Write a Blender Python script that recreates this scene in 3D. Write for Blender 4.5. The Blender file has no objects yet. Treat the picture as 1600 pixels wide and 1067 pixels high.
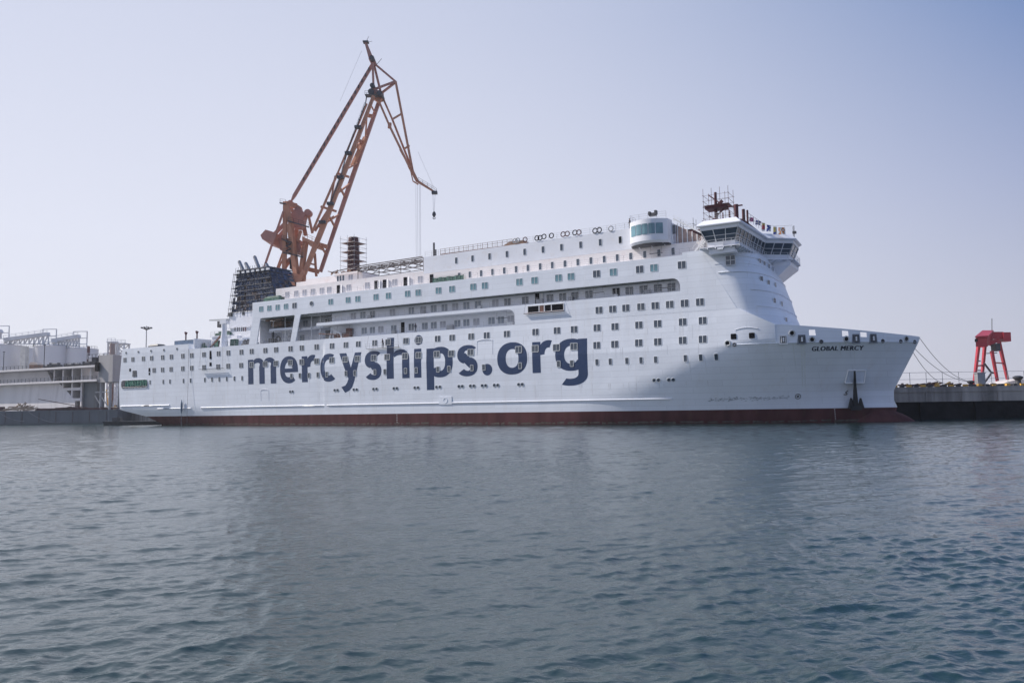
import bpy, bmesh, math, random
import numpy as np
from mathutils import Vector, Matrix
random.seed(7)
rad = math.radians
scene = bpy.context.scene
COL = scene.collection

# ------------------------------------------------------------ camera
PITCH, ROLL, F, H = rad(4.75), 0.01495, 1240.0, 3.0
cam_d = bpy.data.cameras.new('camera'); cam = bpy.data.objects.new('camera', cam_d); COL.objects.link(cam)
cam_d.sensor_width = 36; cam_d.lens = 36 * F / 1600; cam_d.clip_start = 0.5; cam_d.clip_end = 12000
cam.matrix_world = Matrix.Translation((0, 0, H)) @ Matrix.Rotation(math.pi / 2 + PITCH, 4, 'X') @ Matrix.Rotation(-ROLL, 4, 'Z')
scene.camera = cam

# ------------------------------------------------------------ ship frame (x along the ship, y inboard, z up)
TH, D0, S0 = 0.521141, 140.065, 112.0
UX = Vector((math.cos(TH), -math.sin(TH), 0)); UY = Vector((math.sin(TH), math.cos(TH), 0)); O = Vector((0, D0, 0))
BEAM = 28.6; CY = BEAM / 2

def ray(px, py):
    xr, yr = px - 800, py - 533.5; c, s = math.cos(ROLL), math.sin(ROLL)
    x = xr * c - yr * s; y = xr * s + yr * c
    return Vector((x / F, math.cos(PITCH) + y / F * math.sin(PITCH), math.sin(PITCH) - y / F * math.cos(PITCH)))
def at_ship(px, py, y=0.0):
    d = ray(px, py); t = (UY.dot(O) + y - 0) / UY.dot(d); P = d * t + Vector((0, 0, H))
    return (P - O).dot(UX) + S0, P.z
def at_depth(px, py, Y):
    d = ray(px, py); t = Y / d.y
    return Vector((d.x * t, Y, H + d.z * t))
def ship_world(s, y, z): return O + UX * (s - S0) + UY * y + Vector((0, 0, z))

# ------------------------------------------------------------ world and sun
sun_dir_l = Vector((-0.70, -0.23, 0.64)).normalized()
sun_dir = (UX * sun_dir_l.x + UY * sun_dir_l.y + Vector((0, 0, sun_dir_l.z))).normalized()
el = math.asin(sun_dir.z); rot = math.atan2(sun_dir.x, sun_dir.y)
w = bpy.data.worlds.new('World'); scene.world = w; w.use_nodes = True
nt = w.node_tree; nt.nodes.clear()
out = nt.nodes.new('ShaderNodeOutputWorld'); bg = nt.nodes.new('ShaderNodeBackground'); sky = nt.nodes.new('ShaderNodeTexSky')
sky.sky_type = 'NISHITA'; sky.sun_disc = False; sky.sun_elevation = el; sky.sun_rotation = rot
sky.air_density = 1.0; sky.dust_density = 1.5; sky.ozone_density = 1.5; sky.altitude = 0
# hazy spring sky: the clear-sky model under pale haze that is brightest toward the sun's side and thins with height
tc = nt.nodes.new('ShaderNodeTexCoord'); sx = nt.nodes.new('ShaderNodeSeparateXYZ'); nt.links.new(tc.outputs['Generated'], sx.inputs[0])
def ramp(stops):
    r = nt.nodes.new('ShaderNodeValToRGB'); e = r.color_ramp.elements
    while len(e) < len(stops): e.new(0.5)
    for k, (p, c) in enumerate(stops): e[k].position = p; e[k].color = tuple(c) + (1,)
    nt.links.new(sx.outputs[2], r.inputs[0]); return r
near_sun = ramp([(0.0, (.85, .85, .93)), (.20, (.80, .82, .94)), (.46, (.66, .70, .86)), (1.0, (.40, .50, .74))])
off_sun = ramp([(0.0, (.60, .60, .70)), (.10, (.55, .57, .70)), (.24, (.39, .445, .65)), (.44, (.16, .265, .53)), (1.0, (.16, .26, .52))])
dt = nt.nodes.new('ShaderNodeVectorMath'); dt.operation = 'DOT_PRODUCT'; nt.links.new(tc.outputs['Generated'], dt.inputs[0])
dt.inputs[1].default_value = tuple(Vector((sun_dir.x, sun_dir.y + 0.35, 0)).normalized())
mr = nt.nodes.new('ShaderNodeMapRange'); nt.links.new(dt.outputs['Value'], mr.inputs[0]); mr.inputs[1].default_value = .83; mr.inputs[2].default_value = .0; mr.clamp = True
pw = nt.nodes.new('ShaderNodeMath'); pw.operation = 'POWER'; pw.inputs[1].default_value = 2.0; nt.links.new(mr.outputs[0], pw.inputs[0])
ma = nt.nodes.new('ShaderNodeMix'); ma.data_type = 'RGBA'; nt.links.new(pw.outputs[0], ma.inputs[0]); nt.links.new(near_sun.outputs[0], ma.inputs[6]); nt.links.new(off_sun.outputs[0], ma.inputs[7])
sc_ = nt.nodes.new('ShaderNodeVectorMath'); sc_.operation = 'SCALE'; sc_.inputs['Scale'].default_value = 10.0; nt.links.new(ma.outputs[2], sc_.inputs[0])
mx = nt.nodes.new('ShaderNodeMix'); mx.data_type = 'RGBA'; mx.inputs[0].default_value = 0.92
nt.links.new(sky.outputs[0], mx.inputs[6]); nt.links.new(sc_.outputs[0], mx.inputs[7]); nt.links.new(mx.outputs[2], bg.inputs[0])
bg.inputs[1].default_value = 0.10; nt.links.new(bg.outputs[0], out.inputs[0])
sd = bpy.data.lights.new('sun', 'SUN'); sd.energy = 5.0; sd.angle = rad(0.6); sd.color = (1.0, 0.925, 0.86)
sun = bpy.data.objects.new('sun', sd); COL.objects.link(sun); sun.rotation_euler = sun_dir.to_track_quat('Z', 'Y').to_euler()
scene.view_settings.view_transform = 'Standard'; scene.view_settings.look = 'None'
scene.view_settings.exposure = 0.0; scene.view_settings.gamma = 1; scene.view_settings.use_curve_mapping = False

# ------------------------------------------------------------ materials
def mat(name, col, rough=0.6, metal=0.0, var=0.15, scale=0.6, bump=0.0, bscale=4.0, stain=None, stain_amt=0.5, spec=0.5, streak=False, lines=None):
    m = bpy.data.materials.new(name); m.use_nodes = True; n = m.node_tree.nodes; l = m.node_tree.links
    b = n['Principled BSDF']; b.inputs['Roughness'].default_value = rough; b.inputs['Metallic'].default_value = metal
    b.inputs['Specular IOR Level'].default_value = spec
    t = n.new('ShaderNodeTexCoord'); mp = n.new('ShaderNodeMapping'); l.new(t.outputs['Object'], mp.inputs[0])
    if streak: mp.inputs['Scale'].default_value = (1, 1, 0.12)
    no = n.new('ShaderNodeTexNoise'); no.inputs['Scale'].default_value = scale; no.inputs['Detail'].default_value = 6; l.new(mp.outputs[0], no.inputs[0])
    r = n.new('ShaderNodeMapRange'); r.inputs[1].default_value = 0.3; r.inputs[2].default_value = 0.7; l.new(no.outputs[0], r.inputs[0])
    mx = n.new('ShaderNodeMix'); mx.data_type = 'RGBA'
    mx.inputs[6].default_value = tuple(c * (1 - var) for c in col) + (1,); mx.inputs[7].default_value = tuple(min(1, c * (1 + var)) for c in col) + (1,)
    l.new(r.outputs[0], mx.inputs[0]); last = mx.outputs[2]
    if stain:
        n2 = n.new('ShaderNodeTexNoise'); n2.inputs['Scale'].default_value = scale * 2.3; n2.inputs['Detail'].default_value = 8; n2.inputs['Roughness'].default_value = 0.7
        l.new(mp.outputs[0], n2.inputs[0])
        r2 = n.new('ShaderNodeMapRange'); r2.inputs[1].default_value = 0.54; r2.inputs[2].default_value = 0.72; r2.inputs[4].default_value = stain_amt; l.new(n2.outputs[0], r2.inputs[0])
        m2 = n.new('ShaderNodeMix'); m2.data_type = 'RGBA'; l.new(r2.outputs[0], m2.inputs[0]); l.new(last, m2.inputs[6]); m2.inputs[7].default_value = tuple(stain) + (1,)
        last = m2.outputs[2]
    if lines:      # plate seams: (length, height, seam width, darkening)
        s1 = n.new('ShaderNodeSeparateXYZ'); l.new(t.outputs['Object'], s1.inputs[0]); cb = n.new('ShaderNodeCombineXYZ')
        l.new(s1.outputs[0], cb.inputs[0]); l.new(s1.outputs[2], cb.inputs[1])
        br = n.new('ShaderNodeTexBrick'); l.new(cb.outputs[0], br.inputs[0]); br.inputs['Scale'].default_value = 1
        br.inputs['Brick Width'].default_value = lines[0]; br.inputs['Row Height'].default_value = lines[1]; br.inputs['Mortar Size'].default_value = lines[2]; br.inputs['Mortar Smooth'].default_value = 0.5
        br.inputs['Color1'].default_value = (1, 1, 1, 1); br.inputs['Color2'].default_value = (lines[4],) * 3 + (1,); br.inputs['Mortar'].default_value = (lines[3],) * 3 + (1,)
        m3 = n.new('ShaderNodeMix'); m3.data_type = 'RGBA'; m3.blend_type = 'MULTIPLY'; m3.inputs[0].default_value = 1
        l.new(last, m3.inputs[6]); l.new(br.outputs[0], m3.inputs[7]); last = m3.outputs[2]
    l.new(last, b.inputs['Base Color'])
    if bump:
        n3 = n.new('ShaderNodeTexNoise'); n3.inputs['Scale'].default_value = bscale; n3.inputs['Detail'].default_value = 4; l.new(t.outputs['Object'], n3.inputs[0])
        bp = n.new('ShaderNodeBump'); bp.inputs['Strength'].default_value = 1; bp.inputs['Distance'].default_value = bump
        l.new(n3.outputs[0], bp.inputs['Height']); l.new(bp.outputs[0], b.inputs['Normal'])
    return m
PAINT = mat('white_hull_paint', (0.79, 0.83, 0.895), 0.38, spec=0.35, var=0.04, scale=0.3, bump=0.018, bscale=0.7, stain=(0.64, 0.62, 0.61), stain_amt=0.35, streak=True, lines=(9.0, 0.97, 0.045, 0.86, 0.935))
PAINT2 = mat('white_house_paint', (0.77, 0.79, 0.84), 0.42, var=0.04, scale=0.3, bump=0.01, bscale=0.8, stain=(0.66, 0.60, 0.55), stain_amt=0.35, lines=(6.0, 1.45, 0.03, 0.93, 0.97))
PINKP = mat('pinkish_white_paint', (0.80, 0.76, 0.75), 0.5, var=0.05, scale=0.35, stain=(0.62, 0.45, 0.40), stain_amt=0.4)
REDB = mat('red_antifouling', (0.095, 0.036, 0.038), 0.75, spec=0.15, var=0.3, scale=0.5, stain=(0.10, 0.055, 0.04), stain_amt=0.7, streak=True)
NAVY = mat('navy_paint', (0.013, 0.038, 0.108), 0.35, var=0.08, scale=0.4, bump=0.02, bscale=0.6)
FRAME = mat('window_frame_grey', (0.50, 0.52, 0.53), 0.4, var=0.05, scale=3)
FRAMEW = mat('window_frame_white', (0.74, 0.75, 0.76), 0.4, var=0.03, scale=3)
def glass(name, col, rough=0.08): return mat(name, col, rough, var=0.35, scale=0.35, spec=0.7)
GL = glass('dark_window_glass', (0.045, 0.065, 0.095)); GLT = glass('teal_filmed_glass', (0.13, 0.26, 0.31), 0.25)
GLG = glass('grey_window_glass', (0.065, 0.085, 0.11), 0.12); GLP = glass('masked_window_glass', (0.36, 0.37, 0.42), 0.4); GLB = glass('pale_window_glass', (0.17, 0.21, 0.26), 0.2)
BLACK = mat('black_opening', (0.006, 0.006, 0.008), 0.9, spec=0.05, var=0.2, scale=2)
DARKM = mat('dark_steel', (0.05, 0.052, 0.06), 0.55, var=0.3, scale=1.5)
STEEL = mat('galvanised_steel', (0.33, 0.34, 0.36), 0.5, 0.3, var=0.15, scale=2)
RUST = mat('rusty_scaffold', (0.17, 0.085, 0.065), 0.8, var=0.35, scale=1.5)
RUSTR = mat('red_primer_steel', (0.075, 0.014, 0.022), 0.7, var=0.35, scale=1.2)
BROWN = mat('brown_timber', (0.23, 0.14, 0.095), 0.8, var=0.35, scale=1.5)
NET = mat('blue_safety_net', (0.032, 0.055, 0.115), 0.8, var=0.5, scale=0.9, stain=(0.13, 0.095, 0.095), stain_amt=0.85, streak=True, bump=0.1, bscale=1.5)
GREENT = mat('green_tarpaulin', (0.008, 0.12, 0.085), 0.6, var=0.35, scale=0.9, bump=0.3, bscale=1.2)
DGREEN = mat('dark_green_canvas', (0.03, 0.10, 0.07), 0.7, var=0.5, scale=1.5, bump=0.1, bscale=2)
CRANE = mat('faded_orange_crane_paint', (0.50, 0.225, 0.13), 0.55, var=0.14, scale=0.4, stain=(0.21, 0.11, 0.075), stain_amt=0.5)
CRANEP = mat('reddish_crane_paint', (0.43, 0.20, 0.155), 0.55, var=0.14, scale=0.4, stain=(0.2, 0.1, 0.08), stain_amt=0.4)
REDC = mat('red_gantry_paint', (0.36, 0.025, 0.040), 0.45, var=0.15, scale=0.4)
CONC = mat('weathered_concrete', (0.34, 0.31, 0.28), 0.9, var=0.45, scale=0.5, stain=(0.12, 0.10, 0.09), stain_amt=0.7, bump=0.05, bscale=2, streak=True)
CONCD = mat('near_black_concrete', (0.010, 0.010, 0.012), 0.8, spec=0.15, var=0.5, scale=0.6, bump=0.05, bscale=2)  # near-black, for the quay face below the slab and the seabed
DOCK = mat('grey_dock_paint', (0.72, 0.69, 0.68), 0.6, var=0.08, scale=0.15, stain=(0.30, 0.27, 0.26), stain_amt=0.4, streak=True)
DOCKD = mat('dark_grey_pontoon', (0.13, 0.145, 0.16), 0.6, var=0.15, scale=0.2, stain=(0.08, 0.075, 0.075), stain_amt=0.6, streak=True)
SILO = mat('galvanised_silo', (0.66, 0.66, 0.68), 0.5, 0.2, var=0.06, scale=0.05, streak=True)
PALE = mat('pale_grey_steel', (0.64, 0.65, 0.67), 0.55, var=0.1, scale=0.3)
YEL = mat('yellow_paint', (0.75, 0.42, 0.08), 0.6, var=0.2, scale=1)
ROPE = mat('mooring_rope', (0.16, 0.15, 0.16), 0.9, var=0.2, scale=4)
CLOTH = mat('dark_work_clothes', (0.03, 0.035, 0.055), 0.9, var=0.3, scale=4)
SKIN = mat('skin', (0.35, 0.20, 0.14), 0.6, var=0.05, scale=4)
HAIR = mat('black_hair', (0.012, 0.010, 0.010), 0.6, var=0.1, scale=9)

# ------------------------------------------------------------ mesh builder
class MB:
    def __init__(s): s.v = []; s.f = []; s.m = []
    def add(s, vs, fs, mi=0):
        o = len(s.v); s.v += [tuple(p) for p in vs]; s.f += [tuple(i + o for i in f) for f in fs]; s.m += [mi] * len(fs); return s
    def box(s, x0, x1, y0, y1, z0, z1, mi=0):
        return s.add([(x0, y0, z0), (x1, y0, z0), (x1, y1, z0), (x0, y1, z0), (x0, y0, z1), (x1, y0, z1), (x1, y1, z1), (x0, y1, z1)],
                     [(0, 3, 2, 1), (4, 5, 6, 7), (0, 1, 5, 4), (1, 2, 6, 5), (2, 3, 7, 6), (3, 0, 4, 7)], mi)
    def beam(s, p, q, w, h=None, mi=0, w2=None, h2=None):
        p, q = Vector(p), Vector(q); h = h or w; w2 = w2 or w; h2 = h2 or h; d = (q - p).normalized()
        a = d.cross(Vector((0, 0, 1)));
        if a.length < 0.02: a = Vector((1, 0, 0)).cross(d) if abs(d.x) < .9 else Vector((0, 1, 0))
        a.normalize(); b = a.cross(d).normalized()
        vs = []
        for c, ww, hh in ((p, w, h), (q, w2, h2)):
            for u, v in ((-1, -1), (1, -1), (1, 1), (-1, 1)): vs.append(c + a * u * ww / 2 + b * v * hh / 2)
        return s.add(vs, [(0, 1, 2, 3), (7, 6, 5, 4), (0, 4, 5, 1), (1, 5, 6, 2), (2, 6, 7, 3), (3, 7, 4, 0)], mi)
    def tube(s, p, q, r, n=6, mi=0, r2=None):
        p, q = Vector(p), Vector(q); r2 = r if r2 is None else r2; d = (q - p).normalized()
        a = d.orthogonal().normalized(); b = d.cross(a)
        vs = [c + (a * math.cos(2 * math.pi * i / n) + b * math.sin(2 * math.pi * i / n)) * rr for c, rr in ((p, r), (q, r2)) for i in range(n)]
        fs = [(i, (i + 1) % n, n + (i + 1) % n, n + i) for i in range(n)] + [tuple(range(n - 1, -1, -1)), tuple(range(n, 2 * n))]
        return s.add(vs, fs, mi)
    def path(s, pts, r, n=6, mi=0):
        for a, b in zip(pts[:-1], pts[1:]): s.tube(a, b, r, n, mi)
        return s
    def prism(s, pts, axis, a0, a1, mi=0):
        n = len(pts)
        def P(u, v, a): return {'y': (u, a, v), 'z': (u, v, a), 'x': (a, u, v)}[axis]
        vs = [P(u, v, a0) for u, v in pts] + [P(u, v, a1) for u, v in pts]
        return s.add(vs, [tuple(range(n)), tuple(range(2 * n - 1, n - 1, -1))] + [(i, n + i, n + (i + 1) % n, (i + 1) % n) for i in range(n)], mi)
    def loft(s, rings, mi=0, cap=True):
        n = len(rings[0]); vs = [p for r in rings for p in r]; fs = []
        for k in range(len(rings) - 1):
            for i in range(n): fs.append((k * n + i, k * n + (i + 1) % n, (k + 1) * n + (i + 1) % n, (k + 1) * n + i))
        if cap: fs += [tuple(range(n - 1, -1, -1)), tuple((len(rings) - 1) * n + i for i in range(n))]
        return s.add(vs, fs, mi)
    def torus(s, c, R, r, ax='y', n=18, k=6, mi=0):
        rings = []
        for i in range(n):
            a = 2 * math.pi * i / n; ring = []
            for j in range(k):
                b = 2 * math.pi * j / k; q = R + r * math.cos(b); h = r * math.sin(b)
                u, v = q * math.cos(a), q * math.sin(a)
                ring.append({'y': (c[0] + u, c[1] + h, c[2] + v), 'x': (c[0] + h, c[1] + u, c[2] + v), 'z': (c[0] + u, c[1] + v, c[2] + h)}[ax])
            rings.append(ring)
        vs = [p for r_ in rings for p in r_]; fs = [(i * k + j, i * k + (j + 1) % k, ((i + 1) % n) * k + (j + 1) % k, ((i + 1) % n) * k + j) for i in range(n) for j in range(k)]
        return s.add(vs, fs, mi)
    def rail(s, pts, h=1.05, step=1.6, r=0.03, rows=3, mi=0):
        for a, b in zip(pts[:-1], pts[1:]):
            a, b = Vector(a), Vector(b); n = max(1, round((b - a).length / step))
            for i in range(n + 1):
                p = a.lerp(b, i / n); s.tube(p, p + Vector((0, 0, h)), r, 4, mi)
            for k in range(rows):
                z = Vector((0, 0, h * (k + 1) / rows)); s.tube(a + z, b + z, r * 0.8, 4, mi)
        return s
    def data(s, name, mats, smooth=None):
        me = bpy.data.meshes.new(name); me.from_pydata(s.v, [], s.f)
        for m in (mats if isinstance(mats, (list, tuple)) else [mats]): me.materials.append(m)
        me.polygons.foreach_set('material_index', s.m)
        bm = bmesh.new(); bm.from_mesh(me); bmesh.ops.remove_doubles(bm, verts=bm.verts, dist=1e-4) if smooth else None
        bmesh.ops.recalc_face_normals(bm, faces=bm.faces); bm.to_mesh(me); bm.free()
        if smooth:
            me.polygons.foreach_set('use_smooth', [True] * len(me.polygons)); me.set_sharp_from_angle(angle=rad(smooth))
        me.update(); return me
    def build(s, name, mats, parent=None, smooth=None, **tags):
        o = bpy.data.objects.new(name, s.data(name, mats, smooth)); COL.objects.link(o)
        if parent: o.parent = parent
        for k, v in tags.items(): o[k] = v
        return o
def place(me, name, parent, loc, rz=0, rx=0):
    o = bpy.data.objects.new(name, me); COL.objects.link(o); o.parent = parent; o.location = loc; o.rotation_euler = (rx, 0, rz); return o
def thing(name, label, cat, loc=(0, 0, 0), rz=0, group=None):
    o = bpy.data.objects.new(name, None); COL.objects.link(o); o.location = loc; o.rotation_euler[2] = rz
    o.empty_display_size = 0.5; o['label'] = label; o['category'] = cat
    if group: o['group'] = group
    return o
def tag(o, label, cat, group=None):
    o['label'] = label; o['category'] = cat
    if group: o['group'] = group
    return o
def on_ship(o, s, y, z):      # a top-level object that stands on the ship, turned with it
    o.location = ship_world(s, y, z); o.rotation_euler[2] = -TH; return o
def structure(o): o['kind'] = 'structure'; return o

# ------------------------------------------------------------ water
def water():
    Y = [2.0]
    while Y[-1] < 8: Y.append(Y[-1] + .12)
    while Y[-1] < 45: Y.append(Y[-1] * 1.0031)
    while Y[-1] < 150: Y.append(Y[-1] * 1.0036)
    while Y[-1] < 260: Y.append(Y[-1] * 1.008)
    while Y[-1] < 5000: Y.append(Y[-1] * 1.03)
    Y = np.array([-900., -450., -220., -110., -50., -20., -8., -2., 0.5] + Y); n = 860
    t = np.linspace(-1, 1, n)
    t = np.where(np.abs(t) < .9, t / .9 * 0.8, np.sign(t) * (0.8 + (np.abs(t) - .9) / .1 * 2.6))
    X = np.outer(np.where(Y < 2, np.abs(Y) * 1.5 + 5, Y + 3), t); YY = np.repeat(Y[:, None], n, 1); Z = np.zeros_like(X); DX = np.zeros_like(X); DY = np.zeros_like(X)
    rng = np.random.default_rng(3)
    patch = 1 + .30 * np.sin(X * .21 + YY * .34 + 1.0) * np.sin(YY * .17 - X * .09) + .28 * np.sin(X * .055 - YY * .16 + 2.1) + .22 * np.sin(X * .62 + YY * 1.05) * np.sin(X * .31 - YY * .8 + 4)
    for i in range(130):
        lam = 0.09 * (3.4 / 0.09) ** rng.random(); k = 2 * math.pi / lam
        ang = rad(-62) + rng.normal() * 0.48 * (1.3 if lam < 0.6 else 1)
        amp = 0.0042 * lam * (0.6 + 0.8 * rng.random()) * (1.15 if 0.14 < lam < 0.55 else (0.42 if lam > 0.9 else 0.85))
        fade = np.clip(1.5 - np.abs(YY) * 0.0034 / (lam * 0.33), 0, 1) * (YY > 1)
        kx, ky = k * math.cos(ang), k * math.sin(ang); ph = kx * X + ky * YY + rng.random() * 6.28
        a = amp * fade * (patch if lam < .8 else 1); Z += a * np.sin(ph); DX -= 1.0 * a * math.cos(ang) * -np.cos(ph); DY -= 1.0 * a * math.sin(ang) * -np.cos(ph)
    near = (YY < 400)
    V = np.stack([X + DX * near, YY + DY * near, Z * near], -1).reshape(-1, 3)
    r, c = len(Y), n; idx = np.arange(r * c).reshape(r, c)
    Fq = np.stack([idx[:-1, :-1], idx[:-1, 1:], idx[1:, 1:], idx[1:, :-1]], -1).reshape(-1, 4)
    me = bpy.data.meshes.new('water'); me.vertices.add(len(V)); me.vertices.foreach_set('co', V.ravel())
    me.loops.add(Fq.size); me.loops.foreach_set('vertex_index', Fq.ravel()); me.polygons.add(len(Fq))
    me.polygons.foreach_set('loop_start', np.arange(0, Fq.size, 4)); me.polygons.foreach_set('use_smooth', np.ones(len(Fq), bool))
    me.update(calc_edges=True)
    m = bpy.data.materials.new('harbour_water'); m.use_nodes = True; n_ = m.node_tree.nodes; l = m.node_tree.links; b = n_['Principled BSDF']
    b.inputs['Base Color'].default_value = (0.006, 0.028, 0.028, 1); b.inputs['Specular Tint'].default_value = (0.95, 1.0, 1.0, 1); b.inputs['Roughness'].default_value = 0.02; b.inputs['IOR'].default_value = 1.75
    tc = n_.new('ShaderNodeTexCoord')
    # ripples too small for the mesh are carried by the roughness, which grows where the mesh is coarser
    sp = n_.new('ShaderNodeSeparateXYZ'); l.new(tc.outputs['Object'], sp.inputs[0]); rr_ = n_.new('ShaderNodeValToRGB'); mm = n_.new('ShaderNodeMath'); mm.operation = 'DIVIDE'; mm.inputs[1].default_value = 200
    l.new(sp.outputs[1], mm.inputs[0]); l.new(mm.outputs[0], rr_.inputs[0]); e = rr_.color_ramp.elements; e.new(.1); e.new(.35)
    for k, (p_, v) in enumerate(((0.03, .03), (.12, .05), (.35, .09), (1.0, .17))): e[k].position = p_; e[k].color = (v, v, v, 1)
    l.new(rr_.outputs[0], b.inputs['Roughness'])
    prev = None
    for sc, dist, stretch, rz in ((0.8, 0.012, (1.0, 2.0, 1), 0.42), (2.6, 0.018, (1.0, 1.6, 1), 0.30), (7.0, 0.0105, (1, 1.5, 1), 0.5), (19.0, 0.0034, (1, 1.5, 1), 0.2)):
        mp = n_.new('ShaderNodeMapping'); mp.inputs['Rotation'].default_value = (0, 0, -rz); mp.inputs['Scale'].default_value = stretch
        l.new(tc.outputs['Object'], mp.inputs[0])
        no = n_.new('ShaderNodeTexNoise'); no.inputs['Scale'].default_value = sc; no.inputs['Detail'].default_value = 3; no.inputs['Distortion'].default_value = 0.4; l.new(mp.outputs[0], no.inputs[0])
        bp = n_.new('ShaderNodeBump'); bp.inputs['Distance'].default_value = dist; l.new(no.outputs[0], bp.inputs['Height'])
        if prev: l.new(prev.outputs[0], bp.inputs['Normal'])
        prev = bp
    l.new(prev.outputs[0], b.inputs['Normal'])
    # wind lanes: patches of rougher and calmer ripples
    lg = n_.new('ShaderNodeTexNoise'); mp = n_.new('ShaderNodeMapping'); mp.inputs['Scale'].default_value = (0.015, 0.05, 1); l.new(tc.outputs['Object'], mp.inputs[0]); l.new(mp.outputs[0], lg.inputs[0]); lg.inputs['Scale'].default_value = 1
    rr = n_.new('ShaderNodeMapRange'); rr.inputs[1].default_value = .35; rr.inputs[2].default_value = .65; rr.inputs[3].default_value = .6; rr.inputs[4].default_value = 1.2; l.new(lg.outputs[0], rr.inputs[0])
    for nd in []:
        if nd.type == 'BUMP': l.new(rr.outputs[0], nd.inputs['Strength'])
    me.materials.append(m); o = bpy.data.objects.new('water', me); COL.objects.link(o); structure(o)
    bed = MB().box(-9000, 9000, -400, 9000, -8.5, -8).build('seabed', CONCD); structure(bed)
water()

# ------------------------------------------------------------ the ship
ship = thing('ship', 'long white passenger ship with blue lettering on its side, moored at the quay', 'ship', ship_world(0, 0, 0), -TH)
ZK, ZD = 11.8, 17.6
def lerp_t(x, tab):
    if x <= tab[0][0]: return tab[0][1]
    for (a, b), (c, d) in zip(tab[:-1], tab[1:]):
        if x <= c: return b + (d - b) * (x - a) / (c - a)
    return tab[-1][1]
SE = [(-2, 171), (0, 171.3), (2.2, 172.0), (3.2, 171.6), (4.7, 171.6), (11.6, 175.2), (12.8, 175.7), (18, 178)]
SS = [(-2, 110), (0, 113), (4, 125), (8, 137), (11.8, 147), (12.3, 149), (18, 152)]
SP = [(-2, 2.5), (2, 2.4), (8, 2.25), (11.8, 2.3), (18, 2.3)]
def smooth(a, b, x): t = min(1, max(0, (x - a) / (b - a))); return t * t * (3 - 2 * t)
def inset(s, z):
    aft = smooth(67.6, 67.2, s) if False else 1 - smooth(67.1, 67.5, s)
    lo = max(0, ZK - z) * 0.032; up = max(0, z - ZK) * 0.04
    fwd = lo + up; ta = max(0, ZD - z) * 0.034 + 0.2
    t = fwd * (1 - aft) + ta * aft
    a, b = lerp_t(z, SS), lerp_t(z, SE)
    if s > a: t = t + CY * min(1, (s - a) / (b - a)) ** lerp_t(z, SP)
    if z < 4.4 and s < 45: t += ((4.4 - z) / 4.4) ** 1.6 * 3.2 * (1 - s / 45)
    return min(CY, t)
ST = [(-2, -0.3), (4, -0.4), (10, -0.6), (18.9, 0.8)]
ZB = [(-1, 4.1), (1, 3.6), (9.0, 2.1), (14.5, -0.3), (20, -2)]
ZT = [(25.39, 18.8), (25.41, ZD), (151.5, ZD), (152.0, ZD - 0.1), (156.8, 14.95), (157.0, 14.8), (157.05, 12.0)]
zl = sorted(set([round(x, 2) for x in np.arange(-2, 19, 0.4)] + [2.15, 4.4, 11.8, 12.0, 12.02, 17.6, 18.8]))
sl = sorted(set([round(x, 2) for x in np.arange(-1, 176.6, 0.75)] + [25.39, 25.41, 67.1, 67.3, 67.5, 157.0, 157.05, 151.5, 156.8]))
bm = bmesh.new(); gridN = []; gridF = []
for s in sl:
    cn, cf = [], []
    zb, zt = lerp_t(s, ZB), lerp_t(s, ZT)
    for z in zl:
        zz = min(max(z, zb), zt); ss = min(max(s, lerp_t(zz, ST)), lerp_t(zz, SE)); y = inset(ss, zz)
        cn.append(bm.verts.new((ss, y, zz))); cf.append(bm.verts.new((ss, BEAM - y, zz)))
    gridN.append(cn); gridF.append(cf)
for i in range(len(sl) - 1):
    for j in range(len(zl) - 1):
        zc = (zl[j] + zl[j + 1]) / 2
        for g, fl in ((gridN, 0), (gridF, 1)):
            q = [g[i][j], g[i + 1][j], g[i + 1][j + 1], g[i][j + 1]]
            f = bm.faces.new(q if not fl else q[::-1]); f.material_index = 1 if zc < 2.15 else 0
    for j in (0, len(zl) - 1):
        q = [gridN[i][j], gridN[i + 1][j], gridF[i + 1][j], gridF[i][j]]
        f = bm.faces.new(q); f.material_index = 1 if j == 0 else 0
for j in range(len(zl) - 1):
    f = bm.faces.new([gridN[0][j], gridN[0][j + 1], gridF[0][j + 1], gridF[0][j]]); f.material_index = 1 if zl[j] < 2.1 else 0
bmesh.ops.remove_doubles(bm, verts=bm.verts, dist=0.002); bmesh.ops.dissolve_degenerate(bm, edges=bm.edges, dist=0.001)
bmesh.ops.recalc_face_normals(bm, faces=bm.faces)
me = bpy.data.meshes.new('hull'); bm.to_mesh(me); bm.free(); me.materials.append(PAINT); me.materials.append(REDB)
me.polygons.foreach_set('use_smooth', [True] * len(me.polygons)); me.set_sharp_from_angle(angle=rad(25))
hull = bpy.data.objects.new('hull', me); COL.objects.link(hull); hull.parent = ship
# bulb
bm = bmesh.new(); bmesh.ops.create_uvsphere(bm, u_segments=32, v_segments=20, radius=1, matrix=Matrix.Translation((167, CY, -1.5)) @ Matrix.Diagonal((8.0, 2.7, 3.75, 1)))
me = bpy.data.meshes.new('bulbous_bow'); bm.to_mesh(me); bm.free(); me.materials.append(REDB); me.polygons.foreach_set('use_smooth', [True] * len(me.polygons))
ob = bpy.data.objects.new('bulbous_bow', me); COL.objects.link(ob); ob.parent = ship
# stern gear under the counter: skeg and rudder
mb = MB(); mb.prism([(9, 2.4), (24, -1.8), (24, -3), (16, -3), (12, 0.2)], 'y', CY - 1, CY + 1); mb.prism([(7.5, 2.6), (12, 2.2), (12.5, -2), (8, -2)], 'y', 6.6, 7.3); mb.prism([(7.5, 2.6), (12, 2.2), (12.5, -2), (8, -2)], 'y', 21, 21.7)
mb.build('rudder', REDB, ship)

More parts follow.
